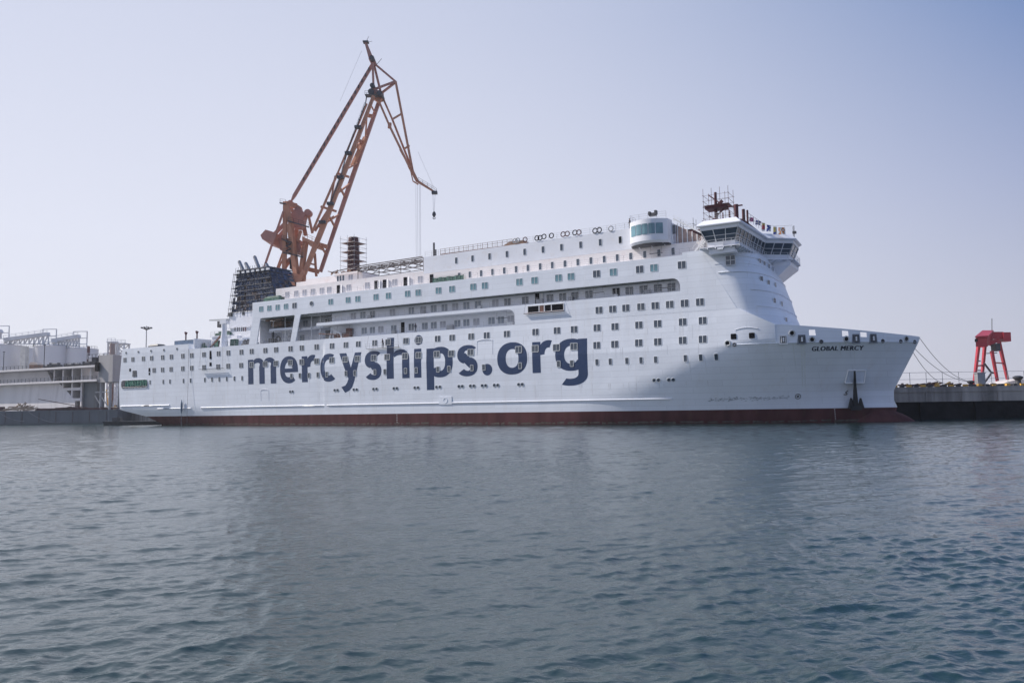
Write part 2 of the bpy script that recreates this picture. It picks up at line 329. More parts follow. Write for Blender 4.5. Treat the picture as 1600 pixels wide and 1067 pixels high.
def hull_at(px, py):
    y = 0.0
    for _ in range(14):
        s, z = at_ship(px, py, y); y = 0.5 * y + 0.5 * inset(s, z)
    return s, y, z
def hull_rx(s, z): return -math.atan((inset(s, z + .3) - inset(s, z - .3)) / .6)
def hull_rz(s, z): return math.atan2(inset(s + .3, z) - inset(s - .3, z), 0.6)

# fender mouldings on the side
def moulding(s0, s1, z, r, name='rubbing_strake'):
    mb = MB(); pts = [(s, inset(s, z) - 0.03, z) for s in np.linspace(s0, s1, int((s1 - s0) / 2) + 2)]
    mb.path(pts, r, 6); return mb.build(name, PAINT2, ship, smooth=40)
moulding(0.0, 18.5, 4.75, 0.15); moulding(14, 26, 3.95, 0.14); moulding(29.5, 96.0, 4.0, 0.14); moulding(99.0, 140.5, 4.0, 0.14)

# bulwark with openings
HOLES = []
for (cx, cy) in ((697, 188), (940, 186), (1075, 192)):
    s, y, z = hull_at(1120 + cx / 4.706, 480 + cy / 4.706); HOLES.append((s, 13.45, 0.42, 0.42))
BT = [(156.9, 14.9), (166, 13.95), (175.7, 12.85)]
def bulwark(side):
    bm = bmesh.new(); cols = sorted(set([156.9] + list(np.arange(157.5, 175.5, 0.75)) + [175.4, 175.7] + [h[0] + d * h[2] for h in HOLES for d in (-1, 1)]))
    fr = [0, 0.42, 0.75, 1.0]; g = []
    for s in cols:
        top = lerp_t(s, BT); zs = [12.0, 13.03, 13.87, top] if top > 14.0 else [12.0, 12.0 + (top - 12) * .42, 12 + (top - 12) * .85, top]
        g.append([bm.verts.new((min(s, lerp_t(z, SE)), (lambda y: y if side else BEAM - y)(max(0, inset(min(s, lerp_t(z, SE)), 12.0) - 0.0 - (z - 12) * .05)), z)) for z in zs])
    for i in range(len(cols) - 1):
        mid = (cols[i] + cols[i + 1]) / 2
        for j in range(3):
            if j == 1 and any(abs(mid - h[0]) < h[2] - .01 for h in HOLES): continue
            bm.faces.new([g[i][j], g[i + 1][j], g[i + 1][j + 1], g[i][j + 1]])
    bmesh.ops.recalc_face_normals(bm, faces=bm.faces)
    me = bpy.data.meshes.new('bulwark'); bm.to_mesh(me); bm.free(); me.materials.append(PAINT)
    o = bpy.data.objects.new('bulwark', me); COL.objects.link(o); o.parent = ship
    sm = o.modifiers.new('solid', 'SOLIDIFY'); sm.thickness = 0.12; sm.offset = 0
bulwark(True); bulwark(False)
mb = MB(); pts = [(s, inset(s, 12.0) - 0.02, 12.02) for s in np.linspace(150, 175.2, 24)]; mb.path(pts, 0.10, 6); mb.build('knuckle_bead', PAINT, ship, smooth=40)

# ---- painted letters, draped on the plating
def arc(cx, cy, rx, ry, a0, a1, wx, wy, n=28, wx1=None, wy1=None):
    wx1 = wx if wx1 is None else wx1; wy1 = wy if wy1 is None else wy1; out_ = []; inn = []
    for i in range(n + 1):
        a = rad(a0 + (a1 - a0) * i / n); c, s = math.cos(a), math.sin(a); k = i / n
        e = 0.88
        cc, ss = math.copysign(abs(c) ** e, c), math.copysign(abs(s) ** e, s)
        out_.append((cx + rx * cc, cy + ry * ss)); inn.append((cx + (rx - wx - (wx1 - wx) * k) * cc, cy + (ry - wy - (wy1 - wy) * k) * ss))
    return out_, inn
def strip(pr):
    o, i = pr; return [[o[k], o[k + 1], i[k + 1], i[k]] for k in range(len(o) - 1)]
def rect(a, b, c, d): return [[(a, c), (b, c), (b, d), (a, d)]]
B0, XH, AS, DS = 8.9, 14.4, 16.85, 6.5
SWd = 1.62     # stem width
def glyph(ch, s0, s1):
    g = []; W_ = s1 - s0; m = (B0 + XH) / 2
    if ch == 'm':
        w_ = SWd; g.append(rect(s0, s0 + w_, B0, XH - .15))
        x2 = s0 + (W_ - w_) / 2
        for a in (s0 + w_ - .25, x2 + w_ - .25):
            b = a + (W_ - w_) / 2 + .25
            g.append(strip(arc((a + b) / 2 - .1, XH - 1.75, (b - a) / 2 + .1, 1.85, 0, 145, w_, 1.2, 18, .5, .9))); g.append(rect(b - w_, b, B0, XH - 1.75))
    if ch == 'e':
        cx, cy = (s0 + s1) / 2, m; rx, ry = W_ / 2, (XH - B0) / 2 + .1
        g.append(strip(arc(cx, cy, rx, ry, 0, 310, 1.62, 1.15, 44, 1.2, 1.3))); g.append([[(s0 + .8, m - .55), (s1, m - .55), (s1, m + .28), (s0 + .8, m + .28)]])
    if ch == 'c':
        g.append(strip(arc(s0 + W_ * .56, m, W_ * .56, (XH - B0) / 2 + .1, 62, 308, 1.3, 1.2, 36, 1.7, 1.25)))
    if ch == 'o':
        g.append(strip(arc((s0 + s1) / 2, m, W_ / 2, (XH - B0) / 2 + .1, 0, 360, 1.75, 1.2, 56)))
    if ch == 'r':
        g.append(rect(s0, s0 + SWd, B0, XH - .1)); g.append(strip(arc(s0 + SWd + 1.55, XH - 2.2, 1.95, 2.3, 72, 185, 1.3, 1.25, 16, 1.2, 1.3)))
    if ch in 'sz':
        w_ = W_
        top = arc(s0 + w_ * .52, XH - 1.62, w_ * .52, 1.72, 40, 250, 1.5, 1.12, 26, 1.5, .55)
        bot = arc(s0 + w_ * .48, B0 + 1.66, w_ * .52, 1.76, -142, 72, 1.5, 1.15, 26, 1.5, .6)
        g.append(strip(top)); g.append(strip(bot))
        g.append([[(s0 + .45, 12.25), (s0 + 1.7, 13.1), (s1 - .35, 11.2), (s1 - 1.75, 10.3)]])
    if ch == 'h':
        w_ = SWd + .1; g.append(rect(s0, s0 + w_, B0, AS)); b = s1; a = s0 + w_ - .3
        g.append(strip(arc((a + b) / 2 - .1, XH - 2.0, (b - a) / 2 + .1, 2.1, 0, 150, w_, 1.25, 20, .5, 1.0))); g.append(rect(b - w_, b, B0, XH - 2.0))
    if ch == 'i':
        g.append(rect(s0, s1, B0, XH)); g.append([[((s0 + s1) / 2 + .15 + .95 * math.cos(t), 16.05 + .95 * math.sin(t)) for t in np.linspace(0, 6.2832, 25)[:-1]]])
    if ch == '.': g.append([[((s0 + s1) / 2 + 1.05 * math.cos(t), 9.85 + 1.05 * math.sin(t)) for t in np.linspace(0, 6.2832, 25)[:-1]]])
    if ch == 'p':
        g.append(rect(s0, s0 + 1.72, DS, XH - .1)); g.append(strip(arc(s0 + W_ * .52, m, W_ * .48, (XH - B0) / 2 + .1, -148, 152, 1.7, 1.2, 40)))
    if ch == 'g':
        g.append(rect(s1 - 1.72, s1, 8.6, XH)); g.append(strip(arc(s0 + W_ * .50, m + .12, W_ * .50, (XH - B0) / 2 - .02, 32, 328, 1.7, 1.2, 40)))
        g.append(strip(arc(s0 + W_ * .46, 8.6, W_ * .54, 2.05, 0, -118, 1.72, 1.15, 26)))
    if ch == 'y':
        g.append([[(s0, XH), (s0 + 1.85, XH), (s0 + 3.75, 10.1), (s0 + 2.75, 8.6)]])
        g.append([[(s1 - 1.7, XH), (s1, XH), (s0 + 3.95, 8.7), (s0 + 2.5, 9.3)]])
        c = [(s0 + 3.95, 8.7), (s0 + 3.35, 7.5), (s0 + 2.6, 6.85), (s0 + 1.5, 6.45)]; d = [(s0 + 2.5, 9.3), (s0 + 2.1, 8.45), (s0 + 1.6, 7.9), (s0 + .55, 7.6)]
        g.append([[c[k], c[k + 1], d[k + 1], d[k]] for k in range(3)])
    return g
def drape(name, groups, material, off0=0.012, parent=ship):
    bm = bmesh.new()
    for gi, quads in enumerate(groups):
        for q in quads:
            try: f = bm.faces.new([bm.verts.new((x, gi * 0.001, z)) for x, z in q])
            except ValueError: pass
    lay = {}
    def cut(co, no): bmesh.ops.bisect_plane(bm, geom=list(bm.verts) + list(bm.edges) + list(bm.faces), plane_co=co, plane_no=no, dist=1e-5)
    xs = [v.co.x for v in bm.verts]; zs = [v.co.z for v in bm.verts]
    z = math.floor(min(zs) / .4) * .4
    while z < max(zs):
        if z > min(zs): cut((0, 0, z), (0, 0, 1))
        z += .4
    cut((0, 0, ZK), (0, 0, 1))
    x = math.ceil(min(xs) / 0.75) * 0.75
    while x < max(xs): cut((x, 0, 0), (1, 0, 0)); x += .75
    for v in bm.verts: gi = round(v.co.y / .001); v.co.y = inset(v.co.x, v.co.z) - off0 - gi * 0.004
    for f in bm.faces:
        f.normal_update()
        if f.normal.y > 0: f.normal_flip()
    me = bpy.data.meshes.new(name); bm.to_mesh(me); bm.free(); me.materials.append(material)
    o = bpy.data.objects.new(name, me); COL.objects.link(o); o.parent = parent; return o
word = [('m', 45.0, 53.5), ('e', 54.7, 59.9), ('r', 61.0, 64.5), ('c', 66.2, 70.9), ('y', 71.6, 77.4), ('s', 78.3, 82.5), ('h', 83.8, 89.3), ('i', 90.4, 92.1), ('p', 93.3, 99.3), ('s', 100.3, 104.7), ('.', 105.7, 107.8), ('o', 108.9, 115.0), ('r', 116.0, 119.7), ('g', 120.5, 126.5)]
for ch, a, b in word: drape('painted_letter', glyph(ch, a, b), NAVY)
# ship name on the bow
def text_polys(body, size=1.0, offset=0.0, shear=0.0):
    cu = bpy.data.curves.new('t', 'FONT'); cu.body = body; cu.size = size; cu.offset = offset; cu.shear = shear; cu.fill_mode = 'FRONT'; cu.resolution_u = 3; cu.space_character = 1.12
    o = bpy.data.objects.new('t', cu); COL.objects.link(o); dg = bpy.context.evaluated_depsgraph_get(); dg.update()
    me = bpy.data.meshes.new_from_object(o.evaluated_get(dg)); bpy.data.objects.remove(o)
    P = [[(me.vertices[i].co.x, me.vertices[i].co.y) for i in p.vertices] for p in me.polygons]; bpy.data.meshes.remove(me); return P
P = text_polys('GLOBAL MERCY', 1.0, 0.0, 0.32)
x0 = min(p[0] for q in P for p in q); x1 = max(p[0] for q in P for p in q); y0 = min(p[1] for q in P for p in q); y1 = max(p[1] for q in P for p in q)
sa, _, za = hull_at(1269.5, 548.5); sb, _, zb_ = hull_at(1350.5, 547.0); _, _, zt_ = hull_at(1269.5, 541.5)
_nm = lambda dx: [[(sa + (x - x0) / (x1 - x0) * (sb - sa), za + (zb_ - za) * (x - x0) / (x1 - x0) + (y - y0) / (y1 - y0) * (zt_ - za)) for x, y in q] for q in P]
drape('ship_name', [[[(x + d_, z) for x, z in q] for q in _nm(0)] for d_ in (-.05, 0, .05)], mat('dark_name_paint', (0.012, 0.018, 0.045), .4))

# faint run-off streaks on the paint below sills, ports and fairleads
rng = np.random.default_rng(77); gq, gb = [], []
for k in range(150):
    s_ = rng.uniform(8, 150); z_ = [15.4, 12.5, 9.7, 6.7][int(rng.integers(0, 4))]; L_ = rng.uniform(.5, 2.2); w_ = rng.uniform(.03, .08)
    gq.append([(s_ - w_, z_), (s_ + w_, z_), (s_ + w_ * .3, z_ - L_), (s_ - w_ * .3, z_ - L_)])
for k in range(12):
    s_ = rng.uniform(152, 170); z_ = 11.9; L_ = rng.uniform(.8, 4.5) ; w_ = rng.uniform(.04, .10); gb.append([(s_ - w_, z_), (s_ + w_, z_), (s_ + w_ * .2 - L_ * .05, z_ - L_), (s_ - w_ * .2 - L_ * .05, z_ - L_)])
gb += [[(160.2 + d, 11.9), (160.5 + d, 11.9), (159.6 + d, 5.5), (159.5 + d, 5.5)] for d in (0, .35)]
_o = drape('run_off_streaks', [gq], mat('greyed_white_paint', (.66, .68, .71), .5, var=.1), .006); _o['kind'] = 'stuff'; drape('bow_streaks', [gb], mat('yellowed_white_paint', (.71, .745, .77), .5, var=.1), .006)

gt = []; s_ = 15.0
while s_ < 171:
    w_ = rng.uniform(.4, 2.2); z_ = .18 + .12 * rng.random(); gt.append([(s_, z_ - .08 - .1 * rng.random()), (s_ + w_, z_ - .1 * rng.random() - .05), (s_ + w_, z_ + .05 + .2 * rng.random()), (s_, z_ + .2 * rng.random())]); s_ += w_ + rng.uniform(0, .8)
_o = drape('tide_line', [gt], mat('weed_and_scum', (.10, .085, .07), .9, var=.5, scale=2), .008); _o['kind'] = 'stuff'

# ---- window prototypes (origin at the centre, facing -y)
def win_mesh(name, w_, h_, panes, gl, fr, fw=0.07, lean=0.03, mull=0.07, hz=0):
    mb = MB(); a, b = w_ / 2, h_ / 2
    def rr(a, b, r, n=3):
        pts = []
        for cx, cz, s in ((a - r, -b + r, -90), (a - r, b - r, 0), (-a + r, b - r, 90), (-a + r, -b + r, 180)):
            for i in range(n + 1): t = rad(s + 90 * i / n); pts.append((cx + r * math.cos(t), cz + r * math.sin(t)))
        return pts
    o, i = rr(a, b, .14), rr(a - fw, b - fw, .09); n = len(o)
    vs = [(x, -lean, z) for x, z in o] + [(x, -lean, z) for x, z in i] + [(x, 0.03, z) for x, z in o] + [(x, -lean + .028, z) for x, z in i]
    fs = []
    for k in range(n):
        j = (k + 1) % n; fs += [(k, j, n + j, n + k), (2 * n + k, 2 * n + j, j, k), (n + k, n + j, 3 * n + j, 3 * n + k)]
    mb.add(vs, fs, 1); mb.add([(x, -lean + .026, z) for x, z in i], [tuple(range(n))], 0)
    for k in range(1, panes): x = -a + fw + (w_ - 2 * fw) * k / panes; mb.box(x - mull / 2, x + mull / 2, -lean - .004, -lean + .027, -b + fw, b - fw, 1)
    if hz: mb.box(-a + fw, a - fw, -lean - .008, -lean + .029, -mull / 2, mull / 2, 1)
    return mb.data(name, [gl, fr])
HW = [win_mesh('hull_window', 1.3, 1.2, 2, g, f_, mull=.10, fw=.045) for g, f_ in ((GL, FRAMEW), (GLG, FRAMEW))]
HWL = [win_mesh('lettering_window', 1.4, 1.25, 2, g, FRAME, .11, .04) for g in (GL, GLG)]
NW = win_mesh('narrow_window', 0.62, 1.1, 1, GL, FRAMEW, .05); NWG = win_mesh('narrow_window', 0.62, 1.1, 1, GLG, FRAMEW, .05)
NWL = win_mesh('narrow_window', 0.75, 1.15, 1, GLG, FRAME, .10, .04)
TW = [win_mesh('cabin_window', 1.35, 1.25, 2, g, FRAMEW, .05) for g in (GL, GLT)]
BW = [win_mesh('balcony_window', 1.45, 1.35, 2, g, FRAMEW, .05) for g in (GLG, GLB, GLP)]
HOUSEW = win_mesh('house_window', .62, 1.25, 1, GL, FRAMEW, .05); MASK = win_mesh('masked_window', 1.3, 1.4, 2, GLP, PINKP, .05)
def sx_of(o, sc, xs): return [o + x / sc for x in xs]
row1 = sx_of(0, 4.706, (920, 978, 1055, 1116, 1197, 1261, 1345, 1411, 1501)) + sx_of(320, 4.706, (102, 174, 270, 345, 446, 525, 631, 714, 823, 936, 1038, 1129, 1250, 1348, 1480)) + sx_of(640, 4.706, (66, 206, 313, 453, 567, 715, 926, 1084, 1210, 1378, 1510)) + sx_of(960, 4.706, (180, 318, 502, 649))
row2 = sx_of(0, 4.706, (1134, 1196, 1259, 1345, 1411, 1501)) + sx_of(320, 4.706, (99, 173, 268)) + sx_of(340, 16 / 3, (285, 398, 488, 607, 702, 826, 952, 1063, 1166, 1302, 1413, 1562)) + sx_of(620, 16 / 3, (182, 333, 455, 615, 1015, 1153, 1330, 1476)) + sx_of(900, 16 / 3, (173, 323, 523, 682, 889, 1056))
row3 = sx_of(160, 5.93, (443, 565, 627, 752, 818, 950, 1017, 1084, 1153, 1224, 1296)) + sx_of(340, 16 / 3, (616, 687, 762, 836, 911, 1070, 1144, 1311, 1395, 1567)) + sx_of(620, 16 / 3, (162, 343, 435, 626, 725, 1028, 1349, 1459)) + sx_of(900, 16 / 3, (175, 286, 424, 542, 664, 912, 1040, 1169))
def on_letters(s, z): return any(a - .8 < s < b + .8 for c, a, b in word) and z < 14.8 or (83 < s < 93 and z > 14)
def pxs(px, z0, y=None):     # s of a window in the row at height z0 seen at column px
    yy = 400 + 0 * z0; lo, hi = 100., 1000.
    for _ in range(40):
        mid = (lo + hi) / 2; s, z = at_ship(px, mid, y if y is not None else 0)
        if z > z0: lo = mid
        else: hi = mid
    s, z = at_ship(px, (lo + hi) / 2, y if y is not None else 0); return s
def pxs_hull(px, z0):
    y = 0
    for _ in range(10): s = pxs(px, z0, y); y = .5 * y + .5 * inset(s, z0)
    return s
for zz, row in ((16.05, row1), (13.13, row2)):
    for k, px in enumerate(row):
        s = pxs_hull(px, zz); y = inset(s, zz); L = on_letters(s, zz)
        place((HWL if L else HW)[0 if s > 118 or (k * 7) % 5 < 2 else 1], 'hull_window', ship, (s, y - (0.035 if L else .012), zz), hull_rz(s, zz), hull_rx(s, zz))
for px in row3:
    zz = 10.29; s = pxs_hull(px, zz); y = inset(s, zz); L = on_letters(s, zz)
    place(NWL if L else (NW if s > 118 else NWG), 'narrow_window', ship, (s, y - (0.035 if L else .012), zz), hull_rz(s, zz), hull_rx(s, zz))
# small dark doors and ports near the stern
DK = MB().prism([(-.32, -1.1), (.32, -1.1), (.32, 1.1), (-.32, 1.1)], 'y', -.02, .02).data('side_opening', BLACK)
for (px, py, sw, sh) in ((329, 554.5, 1, .85), (329, 569, 1.1, .38), (233.5, 578, 1, .42), (233.5, 584, .9, .25), (203.3, 578, 1, .32)):
    s, y, z = hull_at(px, py); o = place(DK, 'side_opening', ship, (s, y - .015, z)); o.scale = (sw, 1, sh)
s, y, z = hull_at(210.5, 583.8); place(win_mesh('stern_window', 1.6, 1.5, 2, GLG, DARKM, .2, .05, .12, 1), 'stern_window', ship, (s, y - .01, z))
# portholes
mb = MB(); mb.torus((0, -.01, 0), .30, .05, 'y', 16, 6, 1); mb.add([(.3 * math.cos(t), -.012, .3 * math.sin(t)) for t in np.linspace(0, 6.2832, 17)[:-1]], [tuple(range(16))], 0)
PORT = mb.data('porthole', [GL, FRAME])
for px in sx_of(340, 16 / 3, (605, 626, 976, 1000, 1135, 1160, 1299, 1325, 1469, 1495)) + sx_of(620, 16 / 3, (150, 177, 331, 360, 518, 546, 614, 643, 712, 741, 813, 842, 1016, 1046)) + sx_of(900, 16 / 3, (651, 688, 774, 811)):
    s = pxs_hull(px, 7.0); place(PORT, 'porthole', ship, (s, inset(s, 7.0) - .01, 7.0), hull_rz(s, 7), hull_rx(s, 7))
for cx, cy in ((928, 336), (1018, 328), (1111, 322), (1206, 315), (1302, 306)):
    s, y, z = hull_at(cx / 4.706, 480 + cy / 4.706); o = place(PORT, 'fairlead', ship, (s, y - .01, z)); 
# stern mooring opening, closed with a green tarp
s0_, z0_ = 0.4, 10.05
mb = MB()
def rrect(a0, a1, b0, b1, r, n=5):
    pts = []
    for cx, cz, st in ((a1 - r, b0 + r, -90), (a1 - r, b1 - r, 0), (a0 + r, b1 - r, 90), (a0 + r, b0 + r, 180)):
        for i in range(n + 1): t = rad(st + 90 * i / n); pts.append((cx + r * math.cos(t), cz + r * math.sin(t)))
    return pts
yy = inset(5, 10); o_ = rrect(.2, 10.7, 9.0, 11.15, .9); i_ = rrect(.35, 10.55, 9.15, 11.0, .8); n = len(o_)
mb.add([(x, yy - .09, z) for x, z in o_] + [(x, yy - .09, z) for x, z in i_] + [(x, yy + .3, z) for x, z in o_], [(k, (k + 1) % n, n + (k + 1) % n, n + k) for k in range(n)] + [(k, (k + 1) % n, 2 * n + (k + 1) % n, 2 * n + k) for k in range(n)], 1)
mb.add([(x, yy - .085, z) for x, z in i_], [tuple(range(n))], 0)
mo = mb.build('mooring_opening', [BLACK, FRAMEW], ship)
rng = np.random.default_rng(5); nx = 40; vs = []; 
for i in range(nx + 1):
    s = 2.1 + 8.3 * i / nx
    for j in range(5):
        z = 9.5 + (10.93 - 9.5) * j / 4; vs.append((s, yy - .14 - .06 * math.sin(i * 1.3 + j * .4) - .05 * rng.random(), z + (.12 * rng.random() if j == 0 else 0)))
MB().add(vs, [(i * 5 + j, i * 5 + 5 + j, i * 5 + 6 + j, i * 5 + 1 + j) for i in range(nx) for j in range(4)]).build('tarpaulin', GREENT, mo)
mb = MB(); [mb.box(.5 + k * .38, .62 + k * .38, yy - .16, yy - .1, 9.3, 10.85) for k in range(4)]; [mb.tube((x, yy - .15, 9.2), (x, yy - .15, 9.7), .06) for x in np.arange(1, 10.4, 1.3)]; mb.tube((.5, yy - .16, 9.35), (10.4, yy - .16, 9.35), .04); mb.build('roller_guides', STEEL, mo)
# access door marks
for (a, b, c, d) in ((104.6, 107.9, 12.6, 15.1), (48.8, 51.2, 5.2, 7.5), (151.3, 154.6, 11.9, 14.3)):
    mb = MB()
    for p, q in (((a, c), (a, d)), ((b, c), (b, d)), ((a, d), (b, d))): mb.beam((p[0], inset(p[0], p[1]) - .01, p[1]), (q[0], inset(q[0], q[1]) - .01, q[1]), .05)
    arcp = [(a + (b - a) * t, 0, d + .25 * math.sin(math.pi * t)) for t in np.linspace(0, 1, 9)]
    mb.path([(p[0], inset(p[0], p[2]) - .03, p[2]) for p in arcp], .05)
    mb.build('shell_door_frame', PAINT2, ship)
mb = MB(); yb = inset(97.5, 4.3); mb.box(96.1, 98.9, yb - .10, yb + .3, 3.75, 5.2); mb.torus((97.5, yb - .1, 4.5), .45, .06); mb.build('thruster_mark', PAINT, ship)
# draught marks: a column of small white figures-sized ticks
mb = MB()
for s in (86.0, 163.5): [mb.box(s, s + .12, inset(s, z) - .03, inset(s, z) + .1, z, z + .12) for z in np.arange(.5, 2.1, .35)]
mb.build('draught_marks', FRAMEW, ship)

# ---- superstructure side wall with its long balcony openings
Z1, Z2, Z3, ZF = 20.4, 21.0, 23.15, 26.75
def corner(cx, cz, r, a0, a1, n=6): return [(cx + r * math.cos(rad(a0 + (a1 - a0) * i / n)), cz + r * math.sin(rad(a0 + (a1 - a0) * i / n))) for i in range(n + 1)]
outl = [(46.3, ZF), (146.5, ZF), (151.6, ZD + .02), (112.5, ZD + .02)] + corner(111.2, Z1 - 1.3, 1.3, 0, 90) + [(65.2, Z1), (65.2, Z2), (142.8, Z2)] + corner(141.5, Z3 - 1.3, 1.3, 0, 90) + corner(60.9, Z3 - .3, .3, 90, 180) + [(59.3, ZD + .02), (57.8, ZD + .02)] + corner(58.7, Z3 - .3, .3, 0, 90) + corner(49.0, Z3 - .3, .3, 90, 180) + [(47.7, ZD + .02), (45.3, ZD + .02), (46.3, Z3 - .2)]
YS = 0.22
mb = MB(); mb.prism(outl, 'y', YS, YS + .25); mb.prism([(46.3, ZF), (146.5, ZF), (151.6, ZD + .02), (46.3, ZD + .02)], 'y', BEAM - .4, BEAM - .15); mb.build('superstructure_side', PAINT, ship)
MB().box(46.5, 149, YS + .26, BEAM - .5, Z3 + .05, Z3 + .2).build('balcony_ceiling', mat('shade_grey_green', (.20, .225, .215), .8, var=.2), ship); mb = MB(); mb.box(65.4, 142.8, YS + .27, 2.55, Z1 - .02, Z1 + .025); mb.box(46.5, 147, YS + .26, BEAM - .5, ZF - .3, ZF - .02)  # overhang shade of the recess is put into the dark ceiling colour
mb.box(46.5, 46.75, YS + .26, BEAM - .5, Z3 + .26, ZF - .31)
mb.box(65.4, 143, YS + .26, 2.6, Z1 + .03, Z2 - .04); mb.box(47, 65.2, 4.2, 7, Z1 - .05, Z2 - .15); mb.box(50, 57, 1.6, 4.19, Z1 + .02, Z2 - .2); mb.box(60.5, 67.2, 3.2, 4.19, Z1, Z2 - .18)
mb.build('deck_slabs', PAINT2, ship)
mb = MB(); mb.box(67.3, 150, 2.6, 3.0, ZD, Z3); mb.box(67.3, 67.6, 3.0, 6, ZD, Z3); mb.box(46.6, 67.3, 7.0, 7.3, ZD, Z3); mb.box(46.4, 46.59, 2.2, 7.3, ZD, Z3); mb.box(142.8, 143.1, .42, 2.6, Z2, Z3); mb.box(112.5, 112.8, .42, 2.6, ZD, Z1); mb.build('balcony_wall', PAINT2, ship)  # partial wall across the open aft end is added to shade the recess
YB = 2.6
up = sx_of(320, 4.706, (1093, 1163, 1233, 1380, 1520)) + sx_of(640, 4.706, (12, 100, 177, 257, 336, 418, 503, 631, 719, 851, 1033, 1126, 1217, 1320, 1517)) + sx_of(960, 4.706, (15, 110, 214, 320, 420))
lowr = sx_of(320, 4.706, (1080, 1173, 1233, 1295, 1390, 1520)) + sx_of(640, 4.706, (12, 113, 178, 245, 352, 418, 491, 603, 672, 744))
for k, px in enumerate(up): s = pxs(px, 22.15, YB); place(BW[0 if s > 108 else (1 if k % 3 else 2)], 'balcony_window', ship, (s, YB - .01, 22.15))
for k, px in enumerate(lowr): s = pxs(px, 18.95, YB); place(BW[1 if k % 3 else 2], 'balcony_window', ship, (s, YB - .01, 18.95))
for k, px in enumerate((344, 368)): pass
for (s, z) in ((49.5, 22.1), (52.5, 22.1), (55.5, 22.1), (62, 22.1), (64.8, 22.1), (51, 19), (54.5, 19), (63, 19.1)): place(BW[1], 'balcony_window', ship, (s, 6.99, z))
DOOR = MB().box(-.42, .42, -.03, .03, -1, 1).data('doorway', BLACK); DLEAF = MB().box(-.4, .4, -.06, .0, -1, 1).data('door', FRAMEW)
def door(px, py, y, name='doorway', leaf=True, dx=.9):
    s, z = at_ship(px, py, y); place(DOOR, name, ship, (s, y - .01, z))
    if leaf: place(DLEAF, 'door', ship, (s + dx, y - .02, z), rad(-25))
door(839.5, 467.5, YB); door(629.5, 511.5, YB, leaf=True, dx=-.7)
Fr = sx_of(320, 4.706, (415, 475, 536, 597, 660, 926, 1054, 1125, 1259, 1350, 1491, 1569)) + sx_of(640, 4.706, (212, 312, 468, 553, 807, 919, 1095, 1187, 1375, 1498)) + sx_of(960, 4.706, (186, 291, 495))
for k, px in enumerate(Fr): s = pxs(px, 25.15, YS); place(TW[0 if k in (20, 22, 24, 4) else 1], 'cabin_window', ship, (s, YS - .01, 25.15))
o = place(PORT, 'porthole', ship, (pxs(486.8, 25.2, YS), YS - .01, 25.2)); o.scale = (1.7, 1, 1.7)
for k, px in enumerate(sx_of(640, 4.706, (1393, 1493, 1590)) + sx_of(960, 4.706, (195, 300, 407, 516, 629))): s = pxs(px, 19.0, YS); place(TW[0], 'cabin_window', ship, (s, YS - .01, 19.0)).data = HW[k % 2 and 0 or (1 if k in (3, 5) else 0)]
s = pxs(1141.3, 25.1, YS); place(win_mesh('tower_window', 1.5, 1.5, 2, GL, FRAMEW, .05, .03, .07, 1), 'tower_window', ship, (s, YS - .01, 25.1))
# rectangular vents under the balcony
mb = MB()
for a, b in ((115.2, 117.35), (117.55, 118.35), (118.6, 119.75), (119.95, 122.15)): mb.box(a, b, YS - .04, YS + .1, 19.55, 20.6, 0 if b != 118.35 else 2)
for z in (19.45, 20.62): mb.box(115.1, 122.25, YS - .08, YS + .05, z, z + .1, 1)
for s in (115.1, 117.37, 118.4, 119.78, 122.17): mb.box(s, s + .14, YS - .07, YS + .05, 19.56, 20.61, 1)
mb.build('vent_openings', [BLACK, FRAMEW, RUST], ship)
# balcony railings
mb = MB(); mb.rail([(65.4, .5, Z2), (142.5, .5, Z2)], 1.05, 1.6, .022); mb.build('upper_balcony_rail', STEEL, ship)
mb = MB(); mb.rail([(67.5, .5, ZD), (112.2, .5, ZD)], 1.05, 1.6, .022); mb.rail([(48, .5, ZD), (57.7, .5, ZD)], 1.05, 1.2, .022); mb.rail([(59.8, .5, ZD), (66.5, .5, ZD)], 1.05, 1.2, .022); mb.rail([(47.5, 4.3, Z2 - .1), (67, 4.3, Z2 - .1)], 1.05, 1.2, .022); mb.build('lower_balcony_rail', STEEL, ship)
mb = MB(); rng = np.random.default_rng(41)
for k in range(22): s_ = 68 + k * 3.4; mb.box(s_, s_ + .5, 1.2, 1.5, Z3 - .02, Z3 + .05); 
mb.build('ceiling_lamps', DARKM, ship)
for k in range(11):
    s_ = 70 + k * 6.6 + rng.uniform(-1, 1); MB().box(0, rng.uniform(.6, 1.4), 0, .5, 0, rng.uniform(.7, 1.1)).build('deck_locker', [FRAMEW, STEEL, STEEL][int(rng.integers(0, 3))], ship).location = (s_, 2.0, Z2 if k % 2 or s_ > 110 else ZD + .02)
